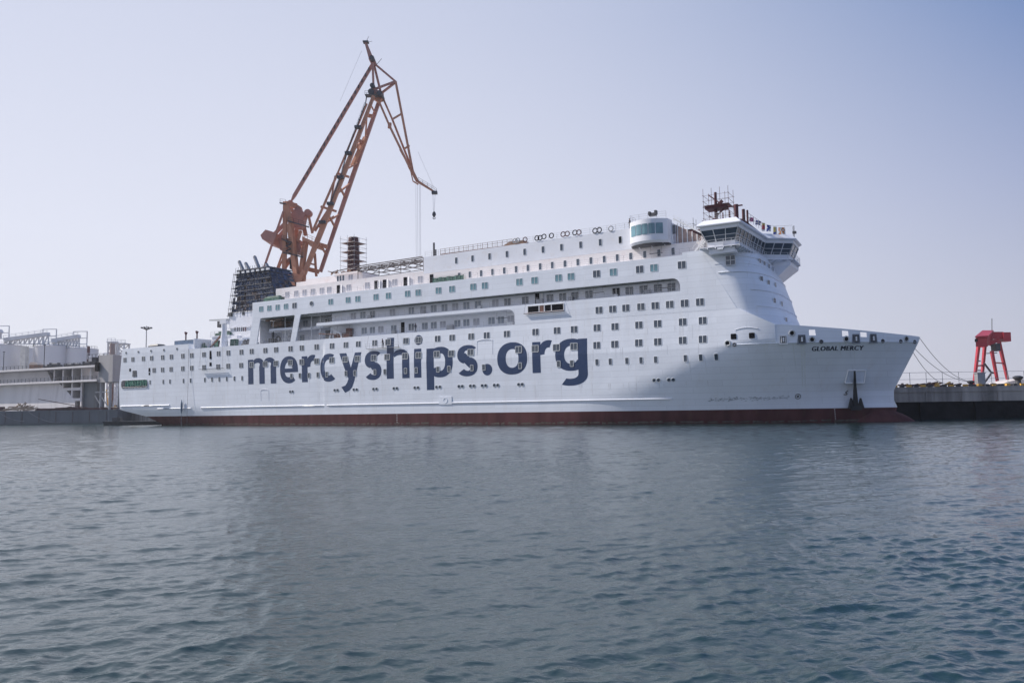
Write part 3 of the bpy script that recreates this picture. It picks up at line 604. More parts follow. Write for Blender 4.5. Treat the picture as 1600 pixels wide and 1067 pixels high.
# boat-deck clutter: davits, frames, stores
mb = MB()
for s in (50.2, 53.8, 61.5, 64.0): mb.tube((s, 2.6, ZD), (s, 2.6, Z3), .09)
for s in (52, 54, 55.8, 63): mb.beam((s, 3.6, ZD), (s, 3.6, Z2 - .2), .12)
mb.beam((52, 3.6, 20), (55.8, 3.6, 20), .1); mb.beam((52, 3.6, 18.7), (55.8, 3.6, 18.7), .1)
for k in range(9): mb.beam((60.6 + k * .8, 1.2, Z3 - .12), (61.6 + k * .8, 5.5, Z3 - .12), .12)
mb.build('boat_deck_frames', FRAMEW, ship)
mb = MB(); mb.box(48.6, 51.8, 3.5, 6.2, 21.6, 22.7); [mb.box(48.2 + k * .9, 49 + k * .9, 2.2, 2.8, 22.7 + .1 * (k % 2), 23.0) for k in range(6)]; mb.build('boat_deck_stores', BROWN, ship)
mb = MB(); mb.torus((52.6, 1.8, 18.5), .55, .22); mb.box(50.3, 51.5, 1.2, 2.4, ZD, 18.7); mb.tube((51, 1.8, 18.7), (51, 1.8, 20.1), .25); mb.box(66, 67.2, 2, 4, ZD, 19.6); mb.box(64.2, 65.6, 4, 6.5, ZD, 19.0); mb.build('mooring_winch', DARKM, ship)
mb = MB(); mb.beam((68.2, .9, ZD + .1), (68.6, 1.2, 19.9), .28); mb.beam((68.4, 1.1, 19.9), (71.0, 1.2, 18.5), .3); mb.beam((71.0, 1.2, 18.6), (71.2, 1.2, ZD), .25); mb.build('davit', FRAMEW, ship)
mb = MB(); mb.box(69, 73, 1.3, 2.4, ZD, ZD + .9); mb.box(72.0, 72.9, 1.6, 2.58, ZD, 19.6); mb.tube((65.5, .6, 18.8), (71, .7, 18.3), .1); mb.build('deck_gear', RUST, ship)

# ---- houses on top
YH = 2.6
mb = MB(); mb.box(50.9, 53.6, YH, 24, 27.75, 29.7); mb.box(53.6, 90.9, YH, 26, ZF - .02, 29.7); mb.build('aft_deckhouse', PINKP, ship)
for px in (449, 463, 476, 489, 503): s, z = at_ship(px, 458, YH); place(MASK, 'masked_window', ship, (s, YH - .01, 28.1))
for px in (514.5, 545, 574, 590, 617, 657): s, z = at_ship(px, 450, YH); place(MASK, 'masked_window', ship, (s, YH - .01, 28.1))
for px in (528.7, 587.6, 600.8, 633.3): s = pxs(px, 27.95, YH); place(DOOR, 'doorway', ship, (s, YH - .01, 27.9)); place(DLEAF, 'door', ship, (s + .85, YH - .02, 27.9), rad(-30))
mb = MB(); mb.prism([(90.9, ZF - .02), (90.9, 32.4), (141.0, 32.75), (141.3, ZF - .02)], 'y', YH, 26); mb.box(90.95, 141, YH - .05, YH, 29.15, 29.28); mb.box(141, 146.2, YH, 25.9, ZF - .02, 29.2); mb.build('top_deckhouse', PAINT2, ship); MB().box(90.95, 146.1, YH - .04, YH + .01, ZF, 29.14).build('terrace_wall', PINKP, ship)  # pinkish sheet paints in sunlight bounced off the deck onto this wall
tw = sx_of(640, 4.706, (365, 444, 527, 610, 697, 784, 871, 961, 1050, 1144, 1238, 1334, 1432, 1528)) + sx_of(960, 4.706, (121, 224, 328, 432))
for px in tw: s = pxs(px, 27.95, YH); place(HOUSEW, 'house_window', ship, (s, YH - .05, 27.95))
for px in sx_of(640, 4.706, (343, 463, 588, 716, 846, 981, 1117, 1258, 1402, 1549)) + [969]: s = pxs(px, 30.95, YH); place(HOUSEW, 'house_window', ship, (s, YH - .01, 30.95))
s = pxs(674.5, 27.9, YH); place(DOOR, 'doorway', ship, (s, YH - .05, 27.85)); mb = MB(); vs = []
for i in range(25):
    for j in range(4): vs.append((s + .6 + 7.2 * i / 24, YH - .5 - .08 * math.sin(i * 2.1 + j), 26.9 + 1.15 * j / 3 - .12 * abs(math.sin(i * .5)) * (j == 3)))
MB().add(vs, [(i * 4 + j, i * 4 + 4 + j, i * 4 + 5 + j, i * 4 + 1 + j) for i in range(24) for j in range(3)]).build('rail_canvas', DGREEN, ship)
mb = MB(); mb.rail([(52, .6, ZF), (146, .6, ZF)], 1.05, 1.6, .02); mb.build('terrace_rail', STEEL, ship)
mb = MB(); mb.rail([(91.2, YH + .1, 32.4), (134.3, YH + .1, 32.7)], 1.05, 1.6, .022); mb.rail([(134.4, 1.0, 33.3), (140.6, 1.0, 33.3)], 1.1, 1.4, .025); mb.rail([(134.4, 1.0, 33.3), (134.4, 3.5, 33.3)], 1.1, 1.4, .025); mb.build('roof_rail', STEEL, ship)
# rounded lookout bay
def bay(z): return [(134.1, 3.0, z), (134.2, 1.3, z)] + [(134.2 + 6.4 * t, 1.3 - 1.5 * math.sin(math.pi * t) ** .8, z) for t in np.linspace(.05, .95, 14)] + [(140.7, 1.3, z), (140.9, 3.0, z)]
mb = MB(); mb.loft([[(x, y + .35, z) for x, y, z in bay(29.35)], bay(29.7), bay(30.5), bay(33.1), bay(33.25)]); b_ = mb.build('lookout_bay', PAINT2, ship, smooth=30)
mb = MB(); mb.loft([[(x, y + .75, z - .25) for x, y, z in bay(29.35)], [(x, y + .4, z) for x, y, z in bay(29.33)]]); mb.build('underside_shade', DARKM, b_)  # dark piece under the bay paints in the shade beneath it
for k in range(5):
    t0, t1 = .06 + .176 * k, .06 + .176 * (k + 1) - .02
    f_ = lambda t: (134.2 + 6.4 * t, 1.3 - 1.5 * max(0, math.sin(math.pi * t)) ** .8 - .03)
    (xa, ya), (xb, yb2) = f_(t0), f_(t1); xm, ym = f_((t0 + t1) / 2); z0, z1 = 30.75, 32.5
    MB().add([(xa, ya - .02, z0), (xm, ym - .04, z0), (xb, yb2 - .02, z0), (xa, ya - .02, z1), (xm, ym - .04, z1), (xb, yb2 - .02, z1)], [(0, 1, 4, 3), (1, 2, 5, 4)]).build('pane', GLT, b_)
mb = MB(); mb.box(141.1, 141.6, 2.5, 2.6, 30.8, 32.3); mb.build('corner_window', GL, ship)
# dark underside struts
[MB().beam((135.5 + k * 2.2, 2.6, 28.9), (135.5 + k * 2.2, .9, 29.4), .10).build('bay_bracket', PAINT2, b_) for k in range(3)]
# sloping screen at the front of the top deckhouse
mb = MB(); mb.prism([(141.5, 29.2), (146.4, 29.2), (146.4, 29.6), (141.5, 32.4)], 'y', 3.1, 3.3, 0); mb.build('side_screen', mat('brown_primer', (.42, .30, .26), .7, var=.2, scale=2), ship)
mb = MB(); mb.beam((141.2, 2.9, 33.4), (147.2, 2.9, 29.6), .25); mb.rail([(141.3, 2.8, 33.0), (147.2, 2.8, 29.5)], .9, .8, .03); 
for k in range(6): mb.beam((141.8 + k * .8, 3.0, 29.25), (141.8 + k * .8, 3.0, 32.6 - k * .55), .14)
mb.build('screen_frame', FRAMEW, ship)
# stairs up to the bridge deck
mb = MB(); p0, p1 = Vector((144.6, 1.6, 26.9)), Vector((147.8, 1.6, 30.6))
for dy in (0, 1.0): mb.beam(p0 + Vector((0, dy, 0)), p1 + Vector((0, dy, 0)), .1, .25); mb.beam(p0 + Vector((0, dy, 1)), p1 + Vector((0, dy, 1)), .05)
for k in range(15): p = p0.lerp(p1, (k + .5) / 15); mb.box(p.x - .12, p.x + .12, 1.62, 2.58, p.z - .02, p.z + .03)
mb.build('stairway', FRAMEW, ship)
mb = MB(); mb.box(146.2, 152, 3.0, 25.6, ZF - .02, 30.4); mb.build('bridge_deck_house', PINKP, ship)
# deckhouse further inboard with the truss canopy
mb = MB(); mb.box(54.5, 70.9, 8, 20, 29.6, 32.2); mb.box(63.5, 70.5, 7.5, 12, 32.2, 32.5); mb.box(50.6, 58, 9, 20, 29.6, 32.0); mb.build('upper_deckhouse', PINKP, ship)
for px, py in ((528, 435.5), (532, 435), (536.5, 434.5)): s, z = at_ship(px, py, 8); o = place(HOUSEW, 'house_window', ship, (s, 7.99, z)); 
s, z = at_ship(548, 434, 8); place(MASK, 'masked_window', ship, (s, 7.99, z))
mb = MB()
def shp(px, py, y): s, z = at_ship(px, py, y); return (s, y, z)
for (a, b) in (((553, 417), (660, 401)), ((557, 421), (660, 406)), ((520, 425), (560, 416))): mb.beam(shp(*a, 7), shp(*b, 7), .16)
for k in range(8):
    t = k / 7; s = 70.5 + 20 * t; z = 33.1 + .35 * t
    mb.beam((s, 7, z), (s, 14, z + .1), .14); mb.beam((s, 7, z - .8), (s, 14, z - .7), .12); mb.beam((s, 7, z - .8), (s, 7, z), .12)
    for q in range(3): mb.beam((s, 7 + q * 2.3, z - .8), (s, 8.2 + q * 2.3, z), .1)
    if k < 7: mb.beam((s, 7, z - .8), (s + 2.86, 9, z), .12); mb.beam((s, 14, z), (s + 2.86, 12, z - .7), .12)
    if k % 2 == 0: mb.tube((s, 7, 29.7), (s, 7, z), .08)
for y in (7, 10.5, 14): mb.beam((70.5, y, 33.0), (90.8, y, 33.4), .16); mb.beam((70.5, y, 32.2), (90.8, y, 32.6), .12)
mb.build('canopy_truss', mat('brown_grey_truss', (.10, .082, .078), .8, var=.3), ship)

# ---- funnel wrapped in netting, aft casing and aft deck
s0f, z0f = at_ship(358, 489, 7); s1f, z1f = at_ship(419, 417.5, 7)
def fr_(s0, s1, y0, y1, z): return [(s0, y0, z), (s1, y0, z), (s1, y1, z), (s0, y1, z)]
mb = MB(); mb.loft([fr_(s0f + 1.3, s1f + 2.6, 7.6, 14, z0f), fr_(s0f + 3.0, s1f - .4, 7.6, 13.4, z1f - .2)])
fun = mb.build('funnel', mat('primed_funnel_steel', (.16, .12, .12), .7, var=.5, scale=1.3, stain=(.30, .30, .34), stain_amt=.8, streak=True), ship)
rngf = np.random.default_rng(12); NETS = [NET, mat('dark_blue_net', (.014, .030, .075), .85, var=.5, scale=2), mat('faded_grey_net', (.075, .085, .12), .85, var=.4, scale=2)]
def fpt(face, u, v):
    if face == 0: return Vector((s0f + .8 + 1.8 * v + (s1f + 3.2 - s0f - .8 + (-3.2 - 1.8) * v) * u, 6.95, z0f + (z1f - z0f) * v))
    return Vector((s1f + 3.25 - 3.2 * v, 7 + 7.2 * u, z0f + (z1f - z0f) * v))
for face, nu, nv, nm in ((0, 15, 11, 'front_netting'), (1, 7, 11, 'side_netting')):
    mb = MB()
    for iu in range(nu):
        for iv in range(nv):
            r_ = rngf.random()
            if r_ < (.17 if face == 0 else .05): continue
            d = rngf.uniform(-.12, .02); w0, w1 = iu / nu, (iu + 1) / nu; h0, h1 = iv / nv, (iv + rngf.uniform(.75, 1.0)) / nv
            P_ = [fpt(face, w0, h0), fpt(face, w1, h0), fpt(face, w1, h1), fpt(face, w0, h1)]; P_ = [p + (Vector((0, d, 0)) if face == 0 else Vector((-d, 0, 0))) for p in P_]
            mb.add(P_ + [p + Vector((0, .03, 0) if face == 0 else (-.03, 0, 0)) for p in P_], [(0, 1, 2, 3), (7, 6, 5, 4), (0, 4, 5, 1), (2, 6, 7, 3)], 0 if r_ < .6 else (1 if r_ < .85 else 2))
    mb.build(nm, NETS, fun)
mb = MB()
for k in range(9):
    t = k / 8; a = (s0f + .7 + 1.9 * t, s1f + 3.3 - 3.2 * t); z = z0f + (z1f - z0f) * t
    mb.tube((a[0], 6.75, z), (a[1], 6.75, z), .04, 5); mb.tube((a[1] + .2, 6.7, z), (a[1] + .2, 14.3, z), .04, 5)
for k in range(14):
    t = k / 13; mb.tube((s0f + .7 + (s1f + 2.6 - s0f) * t, 6.6, z0f - .5), (s0f + 2.6 + (s1f - s0f - 2.6) * t, 6.6, z1f + .8), .045, 5)
for k in range(5): mb.tube((s1f + 3.4, 7 + 1.8 * k, z0f), (s1f + .2, 7 + 1.8 * k, z1f + .4), .045, 5)
for x in (s0f - .3, s0f + 1.2):
    mb.tube((x, 6.8, z0f - 1), (x + 2, 6.8, z1f - .3), .05, 5); mb.tube((x, 9, z0f - 1), (x + 2, 9, z1f - .3), .05, 5)
for k in range(7): t = k / 6; z = z0f - .8 + (z1f - z0f) * t; mb.box(s0f - .4 + 2 * t, s0f + 1.4 + 2 * t, 6.6, 9.2, z, z + .07)
mb.build('scaffold_cage', DARKM, fun)
mb = MB(); mb.loft([fr_(s0f + 2.5, s1f + .2, 6.9, 14.2, z1f + .01), fr_(s0f + 2.5, s1f + .2, 6.9, 14.2, z1f + .25)]); [mb.box(s0f + 3 + k * 1.6, s0f + 3.9 + k * 1.6, 6.5, 6.8, z1f - .7, z1f - .25, 1) for k in range(7)]; mb.build('funnel_top', [NET, FRAMEW], fun)
for (px, py, L) in ((378, 417, 2.6), (388, 417, 1.8), (402, 412, 3.4), (420, 418, 1.8)):
    s, z = at_ship(px, py, 11); mb = MB(); mb.tube((s + .6, 11, z - 1.2), (s - .9, 11, z + L * .5), .42, 10); mb.tube((s - .9, 11, z + L * .5), (s - 1.0, 11, z + L * .5 + .1), .36, 10, 1); mb.build('exhaust_pipe', [STEEL, BLACK], fun, smooth=40)
sA, zA = at_ship(357, 490, 7); sB, _ = at_ship(395, 490, 7)
mb = MB(); mb.box(sA + .3, 46.2, 6.9, 21.7, zA - 3.6, zA + .2); mb.box(sA + 1.2, 46.2, 6.6, 22, ZD, zA - 3.6); mb.box(sA + .6, sA + 10, 6.3, 6.6, zA - 3.7, zA - 3.45); 
mb.prism([(sA + 2.5, zA - 8.2), (44, zA - 7.6), (46, zA - 5.6), (sA + 2.0, zA - 6.6)], 'y', 4.6, 6.6)
mb.build('aft_casing', PAINT2, ship)
for k, px in enumerate((367.5, 371, 374, 378, 381, 384)): s, z = at_ship(px, 514.5, 4.6); MB().box(s - .14, s + .14, 4.52, 4.6, z - .45, z + .45).build('casing_louvre', DARKM if k < 4 else RUSTR, ship)
s, z = at_ship(380.5, 489.8, 6.9); MB().box(s - .4, s + .4, 6.82, 6.9, z - .35, z + .35).build('casing_opening', DARKM, ship)
s, z = at_ship(361, 491.5, 6.9); MB().box(s - .5, s + .5, 6.5, 6.9, z - .4, z + .4).build('casing_vent', DARKM, ship)
mb = MB(); mb.box(27.0, 35.5, 5.5, 20, ZD, 20.6); mb.box(26.5, 33, 5.3, 20.2, 20.6, 20.85); mb.box(26.6, 26.9, .6, 5.4, ZD, 20.0); mb.box(35.5, 46, 7.4, 21, ZD, 18.7); mb.build('aft_house', PAINT2, ship)
s, z = at_ship(333, 536, 5.4); mb = MB(); mb.box(27.8, 29.1, 5.38, 5.46, 18.0, 19.7); mb.box(29.9, 31.5, 5.38, 5.46, 18.0, 19.7); mb.build('green_shutter_door', mat('green_paint', (.02, .16, .09), .5), ship); mb = MB(); mb.box(29.15, 29.85, 5.4, 5.46, 18, 19.7); mb.build('doorway', BLACK, ship)
mb = MB(); mb.beam((27, 4.8, ZD + .1), (31, 4.8, 20.7), .25, .1); mb.beam((27.1, 4.4, ZD + .1), (31.1, 4.4, 20.7), .1, .25); mb.build('aft_stairway', RUST, ship)
mb = MB(); mb.rail([(26.7, .8, ZD), (46, .8, ZD)], 1.05, 1.5, .03); mb.rail([(26.6, 5.4, 20.85), (33, 5.4, 20.85)], 1.1, 1.2, .03); mb.rail([(36, 5, 21.6), (45, 5, 21.9)], 1.0, 1.4, .03); mb.build('aft_rail', STEEL, ship)
mb = MB(); mb.box(27.6, 32.4, 5.8, 9, 20.85, 21.5); mb.box(28.6, 31.8, 6, 8.6, 21.5, 21.9); mb.build('canvas_cover', DGREEN, ship)
# deck crane (davit) aft
sD, zD = at_ship(350, 541, 2.5)
mb = MB(); mb.loft([[(sD + r * math.cos(t), 2.5 + r * math.sin(t), z) for t in np.linspace(0, 6.2832, 13)[:-1]] for r, z in ((1.0, ZD), (.85, ZD + 1.6), (.6, ZD + 3.5), (.65, ZD + 5.4))]); mb.box(sD - .9, sD + 1.2, 1.9, 3.1, ZD + 5.4, ZD + 6.3)
dv = mb.build('deck_crane', PAINT2, ship, smooth=40)
mb = MB(); mb.beam((sD + 1.3, 2.5, ZD + 6.3), (sD - 5.0, 2.5, ZD + 6.6), .9, .45, 0, .35, .3); mb.box(sD - 1.8, sD + .2, 2.0, 3.0, ZD + 4.7, ZD + 6.1, 1); mb.build('crane_jib', [FRAME, DARKM], dv)
MB().box(35.5, 37, 3.5, 5, ZD, 19.5).build('covered_locker', DGREEN, ship); mb = MB(); mb.torus((41.5, 2.5, 18.4), .45, .25, mi=1); mb.tube((42.6, 2.5, ZD), (42.6, 2.5, 19.1), .3, 8, 1); mb.box(40.6, 43.5, 2.2, 3.2, ZD, 18.1, 1); mb.build('aft_winch', [DGREEN, DARKM], ship)

# ---- bridge tower
TSC = [(11, 152.5), (17.6, 151.0), (27.2, 147.5)]; TSF = [(11, 159), (14, 158.3), (16.1, 157.5), (17.6, 156.9), (20, 156.3), (23, 155.3), (26.7, 153.8), (27.2, 153.6)]
def tower_ring(z, e=0.0, n=16):
    sc, sf = lerp_t(z, TSC), lerp_t(z, TSF) + e; y0 = YS + .02 - e; pts = [(143.3 if z > ZD else 147, y0, z)]
    for i in range(n + 1):
        a = rad(90 * i / n); c, s = math.sin(a) ** (2 / 2.7), math.cos(a) ** (2 / 2.7)
        pts.append((sc + (sf - sc) * c, CY - (CY - y0) * s, z))
    far = [(x, BEAM - y, z) for x, y, z in pts[::-1][1:]]; return pts + far
mb = MB(); mb.loft([tower_ring(z) for z in (12, 13, 14, 15, 16.1, 17, 17.6, 18.4, 19.2, 20, 21, 22, 23, 24, 25, 26, 26.7, 27.15)])
tower = mb.build('bridge_tower', PAINT, ship, smooth=25)
mb = MB()
for z in (17.9, 20.5, 23.35, 26.0):
    ring = [p for p in tower_ring(z, .0) if p[0] > (147 if z > 23 else 150) and p[1] > (.2 if z > 23 else 1.2)]
    MB().path([(x + .04, y - (.04 if y < CY else -.04), z) for x, y, z in ring], .10, 5).build('deck_ledge', PAINT, tower, smooth=40)
MB().path([p for p in tower_ring(24.75, .03) if p[0] > 148], .04, 5).build('grab_rail', PAINT, tower)
def tower_s(y, z):
    sc, sf = lerp_t(z, TSC), lerp_t(z, TSF); k = abs(CY - y) / (CY - YS)
    return sc + (sf - sc) * max(0, 1 - min(1, k) ** 2.7) ** (1 / 2.7)
SLIT = win_mesh('front_window', .9, 1.15, 1, GL, FRAMEW, .05, .04)
for cx, cy in ((62, 225), (115, 255), (168, 290), (215, 322), (80, 435), (165, 480), (247, 510), (235, 695), (323, 735), (375, 925)):
    px, py = 1180 + cx / 7.625, 380 + cy / 7.625; best = None
    for y in np.arange(.3, 26, .1):
        s, z = at_ship(px, py, y); d = abs(s - tower_s(y, z))
        if s > tower_s(y, z) - .3 and (best is None or d < best[0]): best = (d, y, z, s)
        if best and best[0] < .1: break
    _, y, z, s = best; e = .15; ds = tower_s(y + e, z) - tower_s(y - e, z); ang = math.atan2(2 * e, ds)
    place(SLIT, 'front_window', tower, (tower_s(y, z) + .03, y, z), ang)
# ---- bridge
def offset(poly, d):
    n = len(poly); res = []
    for i in range(n):
        p0, p1, p2 = Vector(poly[i - 1]), Vector(poly[i]), Vector(poly[(i + 1) % n])
        e1 = (p1 - p0).normalized(); e2 = (p2 - p1).normalized(); n1 = Vector((-e1.y, e1.x)); n2 = Vector((-e2.y, e2.x))
        b = (n1 + n2).normalized(); res.append(tuple(p1 + b * (d / max(.35, b.dot(n1)))))
    return res
roof = [(146.3, -2.0), (153.2, -2.0), (154.0, 13.2), (157.9, 16.3), (157.7, 22.6), (153.4, 30.6), (146.3, 30.6)]
ZR = 30.45
def ring(pl, z): return [(x, y, z) for x, y in pl]
mb = MB(); mb.loft([ring(offset(roof, .15), ZR - .08), ring(roof, ZR), ring(roof, ZR + .12), ring(offset(roof, .95), ZR + 1.0), ring(offset(roof, 1.05), ZR + 1.02)]); br = mb.build('bridge_roof', PAINT2, ship)
wt, wb = offset(roof, .55), offset(roof, 1.35)
ZT_, ZB_ = 29.85, 27.95
mb = MB(); mb.loft([ring(offset(roof, 1.38), 27.0), ring(offset(roof, 1.36), ZB_ - .02)]); mb.loft([ring(wt, ZT_ + .02), ring(offset(roof, .45), ZR - .09)])
mb.build('bridge_wall', PAINT2, ship)
gi, go = [(x, y) for x, y in offset(roof, .75)], None
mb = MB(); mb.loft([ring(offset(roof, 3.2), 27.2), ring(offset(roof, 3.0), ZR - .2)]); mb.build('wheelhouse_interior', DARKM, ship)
edges = [(0, 3), (1, 8), (2, 3), (3, 2), (4, 3), (6, 4)]
mbf = MB()
for ei, npn in edges:
    a, b = wt[ei], wt[(ei + 1) % 7]; c, d = wb[ei], wb[(ei + 1) % 7]
    A, B_, C, D_ = [Vector((p[0], p[1], z)) for p, z in ((a, ZT_), (b, ZT_), (c, ZB_), (d, ZB_))]
    for k in range(npn + 1): t = k / npn; mbf.beam(A.lerp(B_, t), C.lerp(D_, t), .13 if k in (0, npn) else .09)
    mbf.beam(A.lerp(C, .48), B_.lerp(D_, .48), .06); mbf.beam(A, B_, .1); mbf.beam(C, D_, .12)
    cen = Vector((151, CY, 29))
    for k in range(npn):
        q = [A.lerp(B_, k / npn), A.lerp(B_, (k + 1) / npn), C.lerp(D_, (k + 1) / npn), C.lerp(D_, k / npn)]
        nn = (q[1] - q[0]).cross(q[3] - q[0]).normalized(); nn = nn if nn.dot(cen - q[0]) > 0 else -nn
        MB().add([p + nn * .05 for p in q] + [p + nn * .08 for p in q], [(0, 1, 2, 3), (7, 6, 5, 4), (0, 4, 5, 1), (1, 5, 6, 2), (2, 6, 7, 3), (3, 7, 4, 0)]).build('bridge_window', GL, ship)
mbf.build('window_mullions', FRAMEW, ship)
pl = offset(roof, .35)
mb = MB(); mb.loft([ring(pl, 27.0), ring(pl, 27.12)]); mb.loft([ring(offset(roof, 1.9), 26.6), ring(offset(roof, 1.2), 26.98)])
for ei in (0, 1, 2, 3, 4):
    A, B_ = Vector(pl[ei]), Vector(pl[(ei + 1) % 7]); inn = offset(roof, 2.6); C, D_ = Vector(inn[ei]), Vector(inn[(ei + 1) % 7]); n = max(3, int((B_ - A).length / 1.1))
    for k in range(n + 1):
        p, q = A.lerp(B_, k / n), C.lerp(D_, k / n); mb.beam((p.x, p.y, 26.93), (q.x, q.y, 26.3), .12, .2)
mb.build('bridge_walkway', PAINT2, ship)
mb = MB(); mb.rail([(x, y, 27.12) for x, y in offset(roof, .4)][0:6], 1.05, 1.3, .03, 3); mb.build('walkway_rail', FRAMEW, ship)
mb = MB(); mb.loft([[(151, 16.5, 24.2), (154.2, 17.0, 24.2), (154.2, 23, 24.2), (151, 24, 24.2)], [(151, 15.5, 26.5), (156.8, 16.2, 26.2), (156.8, 23.6, 26.2), (151, 25, 26.5)], [(151, 15.5, 26.95), (156.9, 16.2, 26.95), (156.9, 23.6, 26.95), (151, 25, 26.95)]]); mb.build('bay_support', PAINT2, ship); mb = MB(); mb.box(148, 152, -1.2, .6, 26.1, 26.95); mb.box(149.4, 150.3, -1.6, -1.1, 26.6, 27.6); mb.build('wing_support', PAINT2, ship)
mb = MB(); mb.rail([(147.4, -.8, ZR + 1.02), (152, -.8, ZR + 1.02)], 1.0, 1.2, .03); mb.box(147.6, 152.6, 2.2, 14, ZR + 1.02, ZR + 1.35, 1); mb.box(146.5, 150.0, .8, 6, ZR + 1.0, ZR + 1.5, 1); mb.box(142.5, 149, 6, 13.5, ZR + 1.0, ZR + 1.4, 1)
for (s, y, h, r) in ((151.4, 3.0, 2.9, .35), (150.7, 1.5, 1.7, .15), (152.6, 5.2, 2.3, .16), (152.2, 4.3, 2.3, .25), (149.8, 1.0, 1.4, .1), (155.0, 18, .5, .5)): mb.tube((s, y, ZR + 1), (s, y, ZR + 1 + h), r, 8, 1)
mb.box(150.2, 152.4, 2.8, 3.2, ZR + 3.6, ZR + 3.75, 1); 
mb.rail([(153.2, 3.0, ZR + 1.0), (153.6, 12, ZR + 1.0)], 1.3, 1.5, .03, 2, 1)
mb.build('compass_deck_gear', [FRAMEW, RUSTR], ship)
mb = MB(); mb.tube((156.6, 22.3, ZR + 1), (156.6, 22.3, ZR + 3.6), .06, 5); mb.tube((156.6, 21.3, ZR + 1), (156.6, 21.3, ZR + 3.3), .05, 5); mb.beam((156.6, 21.3, ZR + 2.4), (156.6, 22.3, ZR + 2.4), .05); mb.box(156.3, 156.9, 22.2, 22.8, ZR + 2.2, ZR + 2.6); mb.build('signal_post', DARKM, ship)

# ---- bow fittings
def fair(cx, cy, kind):
    s, y, z = hull_at(1120 + cx / 4.706, 480 + cy / 4.706); 
    if kind == 'bulwark': pass
    rz = hull_rz(s, min(z, 12) if s > 157 else z); yy = (inset(s, min(z, 12.0)) - max(0, z - 12) * .05 - .07) if s > 157 else inset(s, z) - .03; mb = MB()
    if kind == 'frame':
        mb.prism([(-.65, -.7), (.65, -.7), (.52, .7), (-.52, .7)], 'y', -.10, .05, 1); mb.box(-.42, .42, -.13, -.06, -.5, .5, 0); mb.box(-.12, .12, -.2, -.1, -.35, .35, 2); mb.tube((-.28, -.14, -.45), (-.28, -.14, .45), .06, 6, 1); mb.tube((.28, -.14, -.45), (.28, -.14, .45), .06, 6, 1)
        o = mb.build('roller_fairlead', [BLACK, FRAMEW if cx < 600 else mat('grey_steel_frame', (.16, .18, .21), .5), FRAMEW], ship)
    elif kind == 'round':
        mb.torus((0, -.03, 0), .40, .11, 'y', 16, 6, 1); mb.add([(.4 * math.cos(t), -.04, .4 * math.sin(t)) for t in np.linspace(0, 6.2832, 17)[:-1]], [tuple(range(16))], 0); o = mb.build('fairlead', [BLACK, FRAME], ship, smooth=40)
    elif kind == 'small':
        mb.torus((0, -.03, 0), .22, .09, 'y', 12, 6, 1); mb.add([(.22 * math.cos(t), -.04, .22 * math.sin(t)) for t in np.linspace(0, 6.2832, 13)[:-1]], [tuple(range(12))], 0); o = mb.build('fairlead', [BLACK, DARKM], ship, smooth=40)
    else:
        mb.prism(rrect(-.42, .42, -.42, .42, .12, 3), 'y', -.03, .05); o = mb.build('mooring_port', BLACK, ship)
    o.location = (s, yy, z); o.rotation_euler[2] = rz
for a in ((487, 238, 'frame'), (622, 236, 'frame'), (1020, 231, 'frame'), (1148, 229, 'frame'), (80, 265, 'round'), (130, 275, 'small'), (698, 237, 'round'), (950, 233, 'round'), (550, 190, 'round'), (768, 253, 'small'), (1220, 248, 'small'), (1352, 250, 'small'), (1392, 233, 'round'), (1455, 255, 'small'), (123, 215, 'port'), (258, 208, 'port')): fair(*a)
# anchor in its pocket
def hp(cx, cy): return hull_at(1120 + cx / 4.706, 480 + cy / 4.706)
q = [Vector(hp(*c)) for c in ((965, 465), (1097, 465), (1073, 556), (935, 560))]
outw = Vector((.35, -1, 0)).normalized(); dn = [q[0], q[1], q[2] + outw * .75, q[3] + outw * .75]
mb = MB(); mb.add(q + dn, [(0, 1, 6, 7), (0, 7, 3), (1, 2, 6), (3, 7, 6, 2)], 0)
apk = mb.build('anchor_pocket', mat('pocket_paint', (.56, .60, .66), .5, var=.08, stain=(.3, .3, .32), stain_amt=.5, streak=True), ship); mb = MB()
for a, b in ((q[0], q[1]), (q[1], dn[2]), (dn[2], dn[3]), (dn[3], q[0])): mb.beam(a + outw * .05, b + outw * .05, .16)
mb.build('pocket_rim', FRAMEW, apk)
a0, a1, a2 = [Vector(hp(*c)) + outw * .9 for c in ((1003, 472), (1006, 590), (1011, 725))]
mb = MB(); mb.beam(a0, a1, .28, .25, 0, .42, .35); mb.beam(a1, a2, .45, .4, 0, .8, .55)
l_, r_ = [Vector(hp(*c)) + outw * .9 for c in ((978, 668), (1046, 668))]; lb, rb = [Vector(hp(*c)) + outw * .9 for c in ((978, 742), (1050, 740))]
mb.beam(lb, l_, .95, .35, 0, .25, .2); mb.beam(rb, r_, .95, .35, 0, .25, .2); mb.beam(lb, rb, .6, .6); mb.build('anchor', mat('black_iron', (.014, .016, .02), .6, var=.3), ship)
c_ = Vector(hp(597, 656)); mb = MB(); mb.torus((0, 0, 0), .4, .045, 'y', 18, 5); mb.torus((0, 0, 0), .13, .05, 'y', 12, 5); o = mb.build('bow_thruster_mark', DARKM, ship); o.location = c_ + Vector((0, -.04, 0)); o.rotation_euler = (hull_rx(c_.x, c_.z), 0, hull_rz(c_.x, c_.z))
mb = MB()   # bulb mark beside the anchor
w1, w2, w3, w4, w5 = [Vector(hp(*c)) + Vector((0, -.03, 0)) for c in ((965, 612), (945, 628), (958, 634), (955, 642), (933, 642))]
for a, b in ((w1, w2), (w2, w3), (w3, w4), (w4, w5)): mb.beam(a, b, .12)
mb.build('bulb_mark', DARKM, ship)
